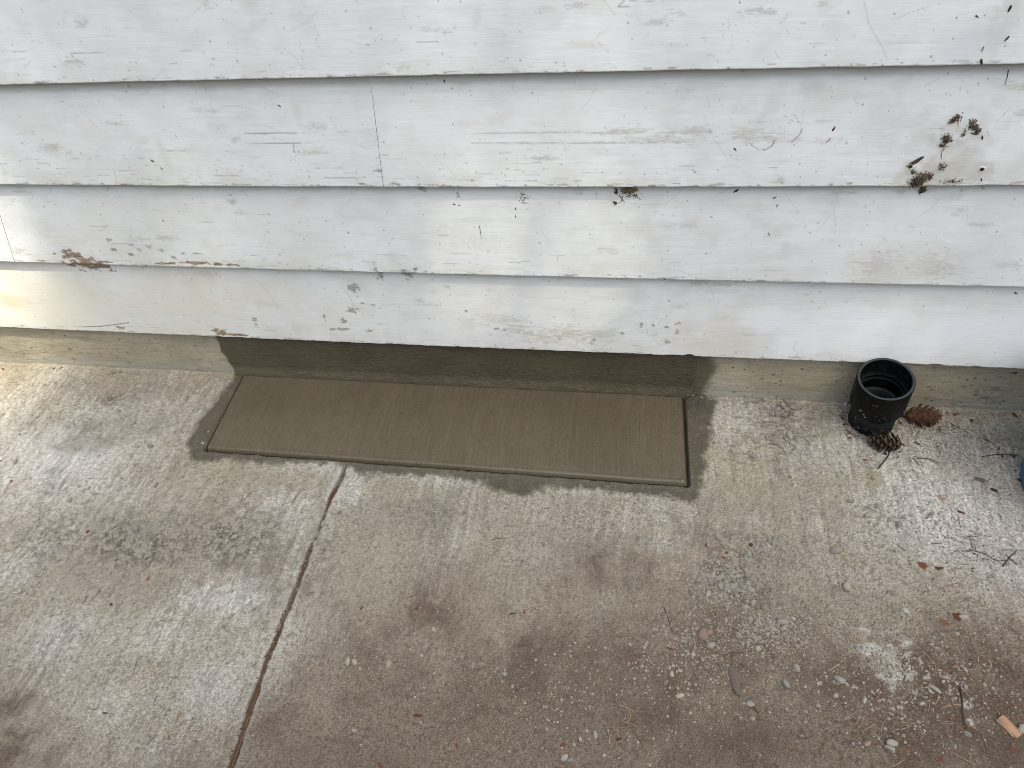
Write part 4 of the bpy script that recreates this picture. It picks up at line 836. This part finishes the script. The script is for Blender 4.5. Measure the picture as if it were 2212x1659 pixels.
nsc(880, 1330, 80, 60, 9, [M_needle], 'needle on the reddish stain', 'needles on the reddish stain', .8)
nsc(250, 1480, 200, 120, 10, [M_needled, M_needle], 'thin needle on the left bay', 'needles on the left bay')
nsc(160, 880, 160, 60, 4, [M_needled], 'fine needle near the foundation at left', 'needles near the foundation', .6)
def stick(pts, r, mat, label, name='twig', cat='twig', taper=.5, side=None, lift=.0005):
    g3 = []
    for u, v in pts: x, y = G(u, v); g3.append((x, y, gh(x, y)+r+lift))
    c = np.array(g3[0]); parts = [tube(np.array(g3)-c, np.linspace(r, r*taper, len(g3)), 7)]
    if side:
        for p in side:
            q = [(*G(u, v), 0) for u, v in p]; q = [(a, b_, gh(a, b_)+r+lift) for a, b_, _ in q]; parts.append(tube(np.array(q)-c, np.linspace(r*.6, r*.3, len(q)), 5))
    return tag(link(name, tmesh(name, parts, mat), None, tuple(c)), label, cat)
stick([(2072,1483),(2078,1515),(2079,1545),(2086,1576)], .0013, M_needled, 'long dark twig lying upright in the dirt at lower right', taper=1)
stick([(2091,1189),(2125,1196),(2152,1212),(2175,1224)], .0008, M_needled, 'thin curved dark twig on bleached concrete at right')
stick([(2165,1225),(2178,1207),(2196,1190)], .0012, M_needled, 'thick dark twig at the right edge', side=[[(2178,1207),(2170,1196)], [(2178,1207),(2196,1222)]])
stick([(2120,988),(2140,984),(2165,982),(2197,984)], .0011, M_needled, 'grey twig lying beside the bucket foot', taper=.6)
stick([(2130,950),(2142,958),(2158,968)], .0008, M_scale, 'short red stalk joining two red-brown buds')
stick([(1920,973),(1919,984),(1909,998),(1896,1014)], .0013, M_needled, 'bent brown stalk below the front cone', taper=1.1)
stick([(1980,992),(2000,991),(2018,996),(2035,1001)], .0008, M_needled, 'slim dark twig lying level right of the front cone')
stick([(1971,990),(1978,998),(1986,1008)], .0008, M_needled, 'short slanting dark twig right of the front cone')
stick([(2052,916),(2072,926),(2094,938)], .0009, M_needled, 'dark twig slanting down right of the rear cone', side=[[(2072,926),(2066,914)]])
stick([(1810,858),(1818,868),(1838,872),(1850,873)], .0011, M_dark, 'black curled twig in the shade behind the pipe')
stick([(1888,1566),(1860,1580)], .0011, M_needlep, 'pale straight stick in the bottom right dirt')
stick([(1812,1435),(1790,1450)], .0010, M_needlep, 'short tan stick below the lone cream pebble')
stick([(1790,1398),(1830,1405),(1858,1440)], .0005, M_needle, 'long thin bent stalk arching over brown dirt')
stick([(1499,1418),(1497,1460),(1502,1505)], .0006, M_needle, 'long upright stalk hanging from the pale stone')
stick([(1626,1526),(1636,1540),(1643,1558)], .0012, M_needled, 'dark twig pointing down from the round grey-pink stone')
stick([(1434,1312),(1442,1335),(1449,1352),(1454,1370)], .0008, M_needled, 'dark bent stem in the middle of the right bay', side=[[(1445,1345),(1460,1332)]])
stick([(1060,1166),(1075,1164),(1092,1164)], .0006, M_needled, 'thin needle lying level below the slab middle')
stick([(388,1537),(380,1557)], .0016, M_needlep, 'pale straw piece, upper of two on the left bay', name='straw', cat='straw', taper=1)
stick([(358,1576),(363,1596)], .0018, M_needlep, 'pale straw piece, lower of two on the left bay', name='straw', cat='straw', taper=1)
stick([(485,1358),(489,1366)], .0012, M_needlep, 'tiny straw bit left of the joint', name='straw', cat='straw', taper=1)
stick([(500,1659),(528,1590),(540,1540),(560,1490)], .0006, M_needle, 'long thin stem lying in the lower joint', lift=.003)
stick([(165,870),(175,860),(183,848)], .0005, M_needled, 'fine dark stem left of the grey smear')
stick([(178,1064),(190,1054)], .0006, M_needled, 'tiny twig beside the pale crumb on the left bay')

# flakes: bud scales, bark bits, leaf bits
def flake_mesh(seed, mat, L_=1., asp=.55, curl=.25, rag=.25):
    r = random.Random(seed); k = 14; nr = 4; V = [(0, 0, .12)]; Fc = []
    rd = [1+r.uniform(-rag, rag) for _ in range(k)]
    for i in range(1, nr+1):
        for j in range(k):
            th = 2*PI*j/k; q = i/nr*rd[j]; x = math.cos(th)*q*.5; y = math.sin(th)*q*.5*asp
            V.append((x, y, .12-curl*(q**2)*.35+x*x*curl*.9+r.uniform(-.02, .02)))
    for j in range(k): Fc.append((0, 1+j, 1+(j+1) % k, 0))
    for i in range(nr-1):
        for j in range(k): a = 1+i*k; Fc.append((a+j, a+(j+1) % k, a+k+(j+1) % k, a+k+j))
    n0 = len(V); V2 = V+[(x, y, z-.05) for x, y, z in V]; F2 = Fc+[tuple(n0+i for i in reversed(f)) for f in Fc]
    for j in range(k): a = 1+(nr-1)*k; F2.append((a+j, a+(j+1) % k, n0+a+(j+1) % k, n0+a+j))
    return tmesh('flake', [(np.array(V2), np.array(F2))], mat, smooth=False)
M_barkf = noise_mat('bark_flake', (.09, .07, .055), (.2, .16, .13), 120, rough=.9, rand=.15, stretch=(1, 4, 1))
FL = {m_: [flake_mesh(i+s_, m_, asp=a_, rag=.3) for i, a_ in enumerate((.5, .65, .4, .8))] for s_, m_ in ((0, M_scale), (10, M_dark), (20, M_barkf), (30, M_pebt))}
def flake(u, v, d, deg, mat, label, name='bud_scale', cat='bud scale', grp=None, asp=None):
    x, y = G(u, v); s_ = d*.00080
    return put(FL[mat][random.randrange(4) if asp is None else asp], name, x, y, gh(x, y)+.0003, (s_, s_, s_*.9), (random.uniform(-.2, .2), random.uniform(-.2, .2), math.radians(deg)), label, cat, grp)
for u, v, d, deg, m_, l in [
    (1984,933,13,60,M_scale,'orange-brown bud scale between pipe and bucket, right of the cones'),(2024,965,9,50,M_scale,'tiny red bud scale right of the curled dark husk'),(2098,909,16,20,M_scale,'orange-brown bud cluster near the foundation at right'),
    (2130,950,14,-30,M_scale,'red-brown bud at the left end of the red stalk'),(2157,970,15,60,M_scale,'red-brown bud at the right end of the red stalk'),(2165,985,16,80,M_scale,'deep red bud under the stalk by the grey twig'),(2188,986,16,0,M_scale,'red bud on the grey twig nearest the bucket'),
    (2205,1038,20,-30,M_scale,'red flake at the right edge below the bucket'),(2063,896,16,20,M_scale,'red bits against the foundation right of the rear cone'),(2046,893,10,80,M_scale,'tiny red bit beside the rear cone tip'),
    (1819,903,17,-70,M_scale,'topmost red-brown scale left of the pipe'),(1824,917,13,10,M_scale,'second red-brown scale down left of the pipe'),(1835,936,16,-40,M_scale,'dark red scale touching the pipe foot'),(1834,947,12,10,M_scale,'orange scale below the pipe foot'),(1805,873,10,0,M_scale,'small brown scale near the foundation left of the pipe'),
    (1868,993,16,-20,M_scale,'shiny red-brown scale left of the front cone stalk'),(1934,947,12,0,M_scale,'orange scale right of the front cone'),(1943,977,10,40,M_scale,'tan bit lower right of the front cone'),(1912,981,14,30,M_scale,'orange scale under the front cone'),(1945,915,14,40,M_scale,'orange scale between pipe and rear cone'),(1950,900,16,-30,M_scale,'dark brown scale tucked behind the pipe foot'),
    (7,798,17,-30,M_scale,'orange bark bit at the far left foundation foot'),(225,798,11,20,M_scale,'deep red bud, upper of two by the left foundation'),(234,808,10,10,M_scale,'red bud, lower of two by the left foundation'),(164,876,12,30,M_scale,'red bud on grey cement smear at left'),(82,901,14,10,M_scale,'pinkish wood bit at left'),(43,939,11,50,M_scale,'red bud left of the pale streak'),(3,996,10,60,M_scale,'red bud at the left edge'),(292,1005,9,0,M_scale,'tiny red bit on the left bay'),(25,1040,14,0,M_scale,'pinkish stick bit at the left edge'),
    (190,1149,13,40,M_scale,'red-brown bit at the upper left crumb field'),(252,1209,13,60,M_scale,'dark red bit in the left crumb field'),(320,1249,16,70,M_scale,'rusty bit below the smooth mortar lump'),(240,1306,10,60,M_scale,'small rusty bit lower on the left bay'),(290,1303,9,80,M_scale,'faint rusty bit lower on the left bay'),(227,1541,13,10,M_scale,'reddish bit near the lower left'),
    (781,1314,11,60,M_scale,'red-brown bit right of the joint'),(900,1316,12,10,M_scale,'red bit at the top of the reddish stain'),(1107,1326,14,10,M_scale,'red-brown bit left of a pair in the middle'),(1132,1322,12,70,M_scale,'red-brown bit right of a pair in the middle'),(1447,1401,17,-20,M_scale,'rusty leaf bit in the right middle'),
    (901,1546,20,5,M_scale,'long red-brown sliver near the bottom'),(1217,1609,15,40,M_scale,'deep rust bud near the bottom middle'),(986,1611,13,-70,M_scale,'tan-red curl near the bottom'),(821,1653,16,-40,M_scale,'rusty bit on the bottom edge'),(1336,1597,15,20,M_scale,'rusty bit under the needle bundle'),
    (1623,1179,17,-60,M_scale,'bright red-brown scale alone in the crumb patch'),(1525,1178,15,80,M_scale,'dull brown scale at the left end of the crumb patch'),(1563,1205,14,-10,M_scale,'orange scale, lower of the stuck pair'),(1569,1194,11,60,M_scale,'orange scale, upper of the stuck pair'),(1588,1288,11,10,M_scale,'dark red bit near two cream pebbles'),
    (2068,1332,24,-40,M_scale,'red bark piece left of the bright white lump'),(1993,1221,24,-50,M_scale,'long rusty flake on bleached concrete'),(2028,1228,20,10,M_scale,'rust-coloured crumbly flake on bleached concrete'),(2101,1228,10,10,M_scale,'pink-brown chip right of the rusty flake'),(2075,1107,20,-20,M_scale,'deep red flake near twigs at right'),(2104,1197,10,0,M_scale,'small rusty bit above the curved twig'),
    (2193,898,24,-60,M_scale,'long red-brown husk by the foundation near the bucket'),(1845,1555,14,0,M_scale,'red-brown bits in the bottom right dirt'),(2030,1640,18,10,M_scale,'deep red bark on the bottom right edge'),(2187,1620,16,-30,M_scale,'dark red bark under the wood chip')]:
    flake(u, v, d*.85, deg, m_, l)
for u, v, d, deg, m_, l, a_ in [(1982,959,17,-40,M_dark,'curled dark brown husk right of the front cone',2),(2117,1037,26,-20,M_barkf,'grey-black three-cornered bark flake on pale concrete',1),(2147,1059,17,-30,M_dark,'dark bark flake below the three-cornered one',1),
    (117,796,9,60,M_dark,'dark seed, left of a pair at the left foundation',1),(133,796,10,40,M_dark,'dark seed, right of a pair at the left foundation',1),(1588,1466,58,-78,M_barkf,'large curved mauve-brown bark piece in the dirt',2),(1905,1628,32,-60,M_barkf,'grey-brown bark chip on the bottom right edge',2),(1875,1606,16,30,M_pebt,'small bright orange wood chip near the bottom right',2),
    (1915,1530,20,20,M_scale,'brown bark bit',0),(2100,1452,24,20,M_barkf,'greenish flat bark piece in the needle litter',3)][:8]+[(2100,1452,24,20,M_barkf,'flat grey bark piece in the needle litter',3),(1395,1120,5,0,M_dark,'small black speck below the slab corner',1)]:
    flake(u, v, d, deg, m_, l, 'bark_flake', 'bark flake', None, a_)
# litter filling the joint
def bits(name, pts, n_, mat, lab, size, seed, spread, zoff=-.004):
    r = random.Random(seed); parts = []
    pts = np.array([G(*p) for p in pts]); seg = np.linalg.norm(np.diff(pts, axis=0), axis=1); cum = np.concatenate([[0], np.cumsum(seg)])
    for i in range(n_):
        t = r.random()*cum[-1]; k = min(len(seg)-1, int(np.searchsorted(cum, t)-1) if t > 0 else 0); f_ = (t-cum[k])/seg[k]; x, y = pts[k]+(pts[k+1]-pts[k])*f_
        x += r.gauss(0, spread); y = (y+r.gauss(0, spread)) if spread > .02 else (min(-.006, y+r.gauss(0, spread*.6)) if spread > .0045 else y); s_ = r.uniform(*size); a = r.uniform(0, 6.3); e = r.uniform(-.5, .5); zc_ = r.uniform(0, .003)+gh(x, y)*.8+.001
        c, s2 = math.cos(a), math.sin(a); V = []
        for dx, dy_, dz in ((-1, 0, 0), (0, -.45, .1), (1, 0, e*.5), (0, .45, .1), (0, 0, .35)): V.append((x+(dx*c-dy_*s2)*s_, y+(dx*s2+dy_*c)*s_, zc_+dz*s_))
        parts.append((np.array(V), np.array([(0, 1, 4, 4), (1, 2, 4, 4), (2, 3, 4, 4), (3, 0, 4, 4), (0, 3, 2, 1)])))
    return tag(link(name, tmesh(name, parts, mat, smooth=False)), lab, kind='stuff')
bits('joint_litter', [(721,1056),(716,1072),(709,1092)], 90, M_scale, 'red-brown litter in the top of the joint', (.001, .0026), 1, .0018)
bits('joint_litter', [(672,1185),(655,1225),(643,1262)], 70, M_scale, 'rusty litter in the middle of the joint', (.001, .0025), 2, .0018)
bits('joint_litter', [(556,1490),(540,1530),(525,1575)], 60, M_scale, 'red litter low in the joint', (.001, .003), 3, .0022)
bits('joint_litter', [(620,1320),(583,1410),(556,1490),(525,1580),(497,1660)], 420, M_needle, 'brown litter along the lower joint', (.001, .004), 4, .0024)
bits('joint_grit', [(748,1000),(735,1035),(725,1050)], 150, M_peb, 'grey grit in the joint by the slab', (.0008, .002), 5, .0024)
bits('joint_grit', [(704,1105),(686,1150),(655,1225),(615,1335),(560,1475)], 200, M_peb, 'grey grit along the joint', (.0008, .0024), 6, .0024)
bits('foot_litter', [(1850,872),(1960,882)], 120, M_dark, 'dark litter behind the pipe', (.001, .003), 7, .01)
bits('foot_litter', [(1975,888),(2060,893),(2205,898)], 160, M_scale, 'reddish litter along the right foundation foot', (.0007, .0022), 8, .01)
bits('foot_litter', [(1930,912),(2050,932)], 110, M_scale, 'reddish bits round the rear cone', (.0008, .0032), 9, .01)
bits('pipe_grit', [(1830,925),(1850,942),(1885,950),(1925,942),(1940,925)], 260, M_peb, 'grit packed round the pipe foot', (.0008, .003), 21, .006)
bits('pipe_litter', [(1825,890),(1830,930),(1850,948)], 120, M_dark, 'dark litter at the pipe foot', (.0008, .0026), 22, .008)
bits('dirt_litter', [(1960,1400),(2090,1480),(2180,1560)], 520, M_needle, 'brown bits in the lower right dirt', (.0008, .0032), 10, .05)
bits('dirt_litter', [(1850,1560),(2020,1580)], 320, M_scale, 'reddish bits in the lower right dirt', (.0006, .0024), 12, .06)
bits('dirt_litter', [(1480,1380),(1720,1400)], 220, M_needle, 'brown bits in the patch below the slab corner', (.0008, .0026), 13, .03)

# shell-like pale pod
x, y = G(2018, 1489)
put(rock_mesh('seed_pod', 99, M_pebw, 3, .8), 'seed_pod', x, y, gh(x, y)+.003, (.0125, .0042, .0042), (0, 0, math.radians(-38)), 'pale spindle-shaped seed pod lying in the needle litter', 'seed pod')

# orange wood chip
M_wood = noise_mat('split_wood', (.30, .155, .085), (.50, .31, .19), 60, rough=.7, stretch=(1, 9, 1), bump=.4); M_woode = noise_mat('splinter_edge', (.5, .38, .24), (.62, .5, .34), 80)
xa, ya = G(2158, 1550); xb_, yb_ = G(2200, 1592); Lw = math.hypot(xb_-xa, yb_-ya); Ww = .0135; n1_ = 24; V = []; Fc = []
for i in range(n1_+1):
    t = i/n1_; wl_ = Ww*(1+.06*math.sin(i*1.7)) * (1 if 0.06 < t < .95 else .8)
    for sy, sz in ((-.5, 0), (-.5, .0045), (0, .0052+.0004*math.sin(i*2.1)), (.5, .0045), (.5, 0)): V.append(((t-.5)*Lw, sy*wl_+.0003*math.sin(i*2.6+sy), sz))
for i in range(n1_):
    for j in range(4): Fc.append((i*5+j, i*5+j+1, (i+1)*5+j+1, (i+1)*5+j))
Fc += [(0, 1, 2, 2), (0, 2, 3, 4), (n1_*5, n1_*5+1, n1_*5+2, n1_*5+2), (n1_*5, n1_*5+2, n1_*5+3, n1_*5+4)]
xm, ym = (xa+xb_)/2, (ya+yb_)/2
chip = empty('wood_chip', (xm, ym, gh(xm, ym)+.0008), (0, 0, math.atan2(yb_-ya, xb_-xa))); tag(chip, 'orange-brown split wood chip with a pale splintered edge at the bottom right corner', 'wood chip')
link('chip_body', tmesh('chip_body', [(np.array(V), np.array(Fc))], M_wood), chip)
link('splinter', tmesh('splinter', [tube([((t-.52)*Lw, -.54*Ww-.0006*math.sin(t*9), .0022) for t in np.linspace(0, .95, 12)], .0007, 6)], M_woode), chip)

# ------------------------------------------------------------------ fir cones
def cone_thing(u, v, L_, R_, heading, mat_s, mat_c, label, lift, ntip=1, opened=.5, pitch=0):
    x, y = G(u, v); r = random.Random(int(u))
    root = empty('fir_cone', (x, y, gh(x, y)+lift), (0, pitch, heading)); tag(root, label, 'fir cone')
    core = lathe([(.0001, -L_*.5), (R_*.35, -L_*.44), (R_*.5, -L_*.2), (R_*.45, L_*.15), (R_*.2, L_*.42), (.0001, L_*.48)], 12)
    Vc = core[0][:, [2, 0, 1]]; link('core', tmesh('core', [(Vc, core[1])], mat_c), root)
    parts = []; brs = []; ns = 54
    for i in range(ns):
        t = (i+.5)/ns; ang = i*2.39996; a = -L_*.47+t*L_*.93; rad = R_*(math.sin(PI*min(1, .18+t*.80))**.65)
        out = np.array([0, math.cos(ang), math.sin(ang)]); fw = np.array([1., 0, 0]); side = np.cross(fw, out)
        sl = L_*.22*(1-.35*abs(t-.45)*2); sw = R_*.78*(1-.4*abs(t-.45)*2); op = opened*(1+.3*r.gauss(0, 1))
        k = 7; nr = 4; V = []; Fc = []
        for p in range(nr+1):
            q = p/nr; wdt = sw*math.sin(PI*(.12+.62*q))**.8*(1 if q < 1 else .72)
            ctr = fw*(a+sl*q*.85)+out*(rad*.38+rad*(.62)*q**.8*(.65+op*.45)+rad*.24*q**3)
            for j in range(k):
                sj = (j/(k-1)-.5)*2; V.append(ctr+side*wdt*sj*.55-out*(sj*sj)*sw*.20*q-fw*(sj*sj)*sl*.22*q+fw*r.gauss(0, .0001))
        nv = len(V); V += [vv_-out*.0006-fw*.0002 for vv_ in V]
        for p in range(nr):
            for j in range(k-1):
                c0_ = p*k+j; Fc.append((c0_, c0_+1, c0_+k+1, c0_+k)); Fc.append((nv+c0_, nv+c0_+k, nv+c0_+k+1, nv+c0_+1))
        for j in range(k-1): c0_ = nr*k+j; Fc.append((c0_, c0_+1, nv+c0_+1, nv+c0_))
        parts.append((np.array(V), np.array(Fc)))
        if i % 2 == 0 and i > 6:            # three-pronged bracts between the scales
            p0 = fw*(a+sl*.7)+out*rad*(.9+op*.2)
            for dv in (-.35, 0, .35): brs.append(tube([p0, p0+fw*sl*(.35 if dv else .6)+out*rad*.10+side*dv*sw*.6], [.00045, .0001], 4))
    link('scales', tmesh('scales', parts, mat_s), root); link('bracts', tmesh('bracts', brs, mat_s), root)
    link('stem', tmesh('stem', [tube([(-L_*.46, 0, 0), (-L_*.58, .001, -.001)], [.0016, .0012], 6)], mat_c), root)
M_c1 = noise_mat('weathered_cone', (.055, .038, .026), (.15, .11, .08), 260, rough=.75, bump=.3)
M_c2 = noise_mat('red_brown_cone', (.07, .032, .019), (.235, .12, .07), 260, rough=.7, bump=.3); M_cc = noise_mat('cone_core', (.03, .018, .01), (.06, .035, .02), 200)
(xa, ya), (xb_, yb_) = G(1873, 952), G(1942, 962)
cone_thing(1908, 965, .062, .0190, math.atan2(yb_-ya, xb_-xa)+PI, M_c1, M_cc, 'grey-brown open fir cone lying in front of the pipe foot', .015, opened=.9)
(xa, ya), (xb_, yb_) = G(1950, 908), G(2022, 912)
cone_thing(1986, 910, .066, .0200, math.atan2(yb_-ya, xb_-xa), M_c2, M_cc, 'reddish-brown closed fir cone lying behind the pipe against the foundation', .017, opened=.85)

# ------------------------------------------------------------------ litter caught on the siding
def on_wall(u, v): x, z, k, fy = WK(u, v); return x, fy, z, k
def wflake(u, v, d, deg, mat, label, name='bark_flake', cat='bark flake', asp=2):
    x, fy, z, k = on_wall(u, v); s_ = d*.00048
    return put(FL[mat][asp], name, x, fy-.0004, z, (s_, s_, s_*.8), (PI/2, math.radians(deg), 0), label, cat)
for u, v, d, deg, m_, l in [(603,228,13,35,M_dark,'dark sliver on the second board left of the seam'),(329,347,16,40,M_dark,'dark streak of dirt, upper of two at the second board foot'),(349,364,10,60,M_dark,'dark bit, lower of two at the second board foot'),
    (981,441,11,20,M_scale,'brown leaf bit under the middle lap'),(992,443,9,0,M_scale,'curled tan bit beside the brown leaf bit'),(1114,450,11,-70,M_dark,'upper of two black needles under the lap'),(1114,467,10,-70,M_dark,'lower of two black needles under the lap'),(960,175,12,80,M_dark,'dead gnat-like husk under the top lap'),
    (605,550,8,70,M_dark,'black fleck at the third board foot'),(1590,412,20,-30,M_dark,'dark bud scale hanging under the middle lap'),(1673,427,14,-40,M_barkf,'brown stalk bit under the middle lap'),
    (1801,278,15,-70,M_scale,'amber-brown bud stuck on the second board'),(2110,35,11,30,M_scale,'small red bit on the top board'),(2181,18,18,-80,M_dark,'dark smear of litter at the top right'),(2175,83,16,-60,M_dark,'dark husk on the top board at right'),(2122,297,14,75,M_dark,'lone black seed right of the litter'),
    (2120,388,12,70,M_dark,'dark bit below the right nail hole'),(1588,322,13,50,M_dark,'dark sliver in the middle of the second board'),(2120,133,18,70,M_dark,'dark grime tuft at the top lap edge'),(2194,633,14,30,M_scale,'brown bud at the right edge of the lowest board'),(1501,371,9,0,M_barkf,'square grey chip near the second board foot'),
    (2192,340//1,1,0,M_dark,'')]:
    if l: wflake(u, v, d, deg, m_, l)
def wneedle(pts, r, mat, label):
    P3 = []
    for u, v in pts: x, fy, z, k = on_wall(u, v); P3.append((x, fy-r-.0003, z))
    c = np.array(P3[0]); return tag(link('needle', tmesh('needle', [tube(np.array(P3)-c, np.linspace(r, r*.5, len(P3)), 6)], mat), None, tuple(c)), label, 'needle')
for pts, l, m_ in [([(2066,246),(2070,258),(2069,274)],'curved needle standing in the upper litter',M_needled),([(2078,250),(2074,262)],'short needle right of the curved one',M_needled),([(2092,280),(2098,268),(2103,258)],'grey stick slanting in the right litter',M_needled),([(2094,257),(2100,268)],'thin stick leaning on the grey one',M_needled),
    ([(2030,312),(2036,317),(2050,315)],'bowed needle under the middle litter tuft',M_needled),([(2040,319),(2034,330),(2033,343)],'brown curved needle below the middle tuft',M_needle),([(2031,352),(2036,362),(2040,369)],'thin stick above the big tuft',M_needled),([(2178,150),(2176,165),(2170,182)],'grey forked twig under the top lap at right',M_needled),
    ([(2121,397),(2121,405),(2128,409)],'hooked needle hanging at the lap on the right',M_needled),([(1345,424),(1341,438)],'left needle of the crossed pair by the mud nest',M_dark),([(1337,420),(1350,437)],'right needle of the crossed pair by the mud nest',M_dark),([(1368,420),(1385,430)],'pinkish needle right of the mud nest',M_needle),
    ([(1127,437),(1142,438)],'pinkish needle level under the middle lap',M_needle),([(987,415),(994,427)],'black needle under the middle lap left of the leaf bit',M_dark),([(1794,298),(1784,308)],'brown stalk below the amber bud',M_needle),([(1036,487),(1040,514)],'fine stem on the third board',M_needled),([(2125,100),(2120,112)],'short grey sliver on the top board',M_needled),
    ([(1660,1006//2),(1663,509)],'tiny stem on the third board right of centre',M_needled)]:
    wneedle(pts, .0006, m_, l)
def clump(u, v, wpx, hpx, n_, label, seed, lean=0, depth=.006, name='debris_clump'):
    x0, fy, z0, k = on_wall(u, v); r = random.Random(seed); parts = []
    for i in range(n_):
        a = r.gauss(0, .42)*wpx*.00085; b_ = r.gauss(0, .42)*hpx*.00088; a += lean*b_
        e = 1-min(1, math.hypot(a/(wpx*.00085), b_/(hpx*.00088))); c = np.array([a, -abs(r.gauss(0, .4))*depth*e-.0004, b_]); s_ = r.uniform(.0006, .0019)
        th, ph = r.uniform(0, 6.3), r.uniform(-.8, .8); d1 = np.array([math.cos(th)*math.cos(ph), math.sin(ph)*.6, math.sin(th)*math.cos(ph)])
        if i % 7 == 0: parts.append(tube([c-d1*s_*1.6, c+d1*s_*1.6], [s_*.22, s_*.12], 4))
        else:
            d2 = np.cross(d1, [0, 1, 0]); d2 /= np.linalg.norm(d2)+1e-9; V = [c-d1*s_, c+d2*s_*.6, c+d1*s_, c-d2*s_*.6, c-np.array([0, s_*.7, 0])]
            parts.append((np.array(V), np.array([(0, 1, 4, 4), (1, 2, 4, 4), (2, 3, 4, 4), (3, 0, 4, 4), (0, 3, 2, 1)])))
    return tag(link(name, tmesh(name, parts, M_clump, smooth=False), None, (x0, fy, z0)), label, 'debris clump')
M_clump = noise_mat('nest_litter', (.025, .016, .011), (.17, .115, .075), 700, rough=.9)
clump(1984, 388, 15, 17, 520, 'largest dark tuft of dry litter hanging over the lap at right', 1, lean=.2, depth=.012)
clump(1992, 410, 8, 10, 130, 'dangling lower end of litter below the lap at right', 2, depth=.008)
clump(2009, 381, 7, 7, 60, 'small litter tuft right of the largest one', 3)
clump(1972, 371, 5, 5, 30, 'tiny litter tuft left above the largest one', 4)
clump(2045, 300, 9, 11, 170, 'litter tuft in the middle of the second board at right', 5, lean=-.3)
clump(2036, 313, 7, 3, 50, 'flat litter strand left of the middle tuft', 6)
clump(2060, 258, 7, 11, 110, 'topmost reddish litter tuft on the second board', 7, lean=.6)
clump(2100, 268, 6, 9, 70, 'litter tuft at the crossing sticks', 8)
clump(2105, 275, 7, 5, 70, 'small tuft right of the crossing sticks', 9)
clump(2111, 283, 6, 7, 90, 'reddest tuft at the right end of the litter', 10, lean=.4)
clump(2081, 287, 3, 10, 26, 'sparse upright trail of specks between tufts', 11)
clump(2034, 360, 8, 8, 40, 'thin dark web tuft above the big one', 12)
clump(2055, 392, 22, 6, 60, 'sparse specks along the lap foot at right', 13, depth=.002)
clump(1331, 413, 5, 7, 50, 'black tuft left of the mud nest', 14); clump(1330, 437, 6, 4, 40, 'brown leaf curl below the mud nest', 15)
clump(1360, 420, 24, 12, 80, 'sparse black droppings round the mud nest', 16, depth=.002)
clump(1175, 425, 40, 14, 50, 'sparse black specks under the middle lap', 17, depth=.002) if False else None
clump(1130, 425, 18, 18, 34, 'sparse black specks under the middle lap', 17, depth=.002)
# mud nest tucked under the lap
M_mud = noise_mat('dry_mud', (.19, .135, .07), (.30, .225, .13), 300, rough=.95, bump=.6)
M_clump_, M_clump = M_clump, M_mud
o = clump(1358, 410, 17, 7, 520, 'tan mud insect nest tucked under the middle lap', 41, depth=.008, name='mud_nest'); o['category'] = 'insect nest'
M_clump = M_clump_
# nail holes with lifted paint
M_hole = noise_mat('rusty_hole', (.02, .008, .006), (.09, .03, .02), 300, rough=.8)
for u, v, l, big in [(1966, 360, 'rusty nail hole with torn paint left of the largest litter tuft', 1), (2121, 366, 'dark nail hole with cobweb at the right end of the second board', 0)]:
    x, fy, z, k = on_wall(u, v); t = empty('nail_hole', (x, fy, z)); tag(t, l, 'nail hole')
    link('nail_head', tmesh('nail_head', [lathe([(.0001, .0006), (.0022, .0008), (.0034, .0004), (.0036, -.001)], 16)], M_hole), t, (0, 0, 0), (PI/2, 0, 0))
    V_, F_ = lathe([(.0030, .0001), (.0038, .0010), (.0046, .0007), (.0054, -.0003)], 24); V_ = V_*(1+.12*np.sin(np.arctan2(V_[:, 1], V_[:, 0])*3+1)[:, None]*[1, 1, 0])
    pm = bpy.data.materials.get('lifted_paint') or noise_mat('lifted_paint', (.6, .6, .58), (.7, .7, .68), 200, rough=.5)
    link('paint_collar', tmesh('paint_collar', [(V_, F_)], pm), t, (0, 0, 0), (PI/2, 0, 0))
    if big:
        o = link('bare_patch', FL[M_dark][2], t, (.005, -.0004, .009), (PI/2, math.radians(-38), 0), (.026, .018, .004))

# ------------------------------------------------------------------ tell the members of a group apart by place and size
bpy.context.view_layer.update()
bygrp = {}
for o in S.objects:
    if o.parent is None and 'group' in o and 'label' in o: bygrp.setdefault(o['group'], []).append(o)
for g_, os_ in bygrp.items():
    if len(os_) < 2: continue
    def seen(o):
        q = np.array(o.location)-CAM; return (q@AX)/(q@AF), -(q@AU)/(q@AF)
    sv = {o: seen(o) for o in os_}
    size = {o: max(o.dimensions) for o in os_}
    rows = sorted(os_, key=lambda o: sv[o][1]); nr = max(1, round(math.sqrt(len(os_)/3))); rn = {1: [''], 2: ['upper', 'lower'], 3: ['top', 'middle', 'bottom'], 4: ['top', 'upper middle', 'lower middle', 'bottom']}[min(4, nr)]
    nr = len(rn)
    for i in range(nr):
        row = sorted(rows[i*len(rows)//nr:(i+1)*len(rows)//nr], key=lambda o: sv[o][0])
        cols = ['leftmost', 'left', 'inner left', 'inner right', 'right', 'rightmost'] if len(row) > 12 else ['leftmost', 'left', 'right', 'rightmost'] if len(row) > 6 else (['left', 'centre', 'right'] if len(row) > 2 else ['left', 'right']); nc = len(cols)
        for j in range(nc):
            cell = sorted(row[j*len(row)//nc:(j+1)*len(row)//nc], key=lambda o: -size[o])
            for n_, o in enumerate(cell):
                NM = {1: [''], 2: ['larger', 'smaller'], 3: ['largest', 'middling', 'smallest'], 4: ['largest', 'larger', 'smaller', 'smallest']}
                big = NM[len(cell)][n_] if len(cell) < 5 else ('largest' if n_ == 0 else 'smallest' if n_ == len(cell)-1 else 'middling')
                o['label'] = ' '.join(f"{big} {rn[i]} {cols[j]} {o['label']}".split())
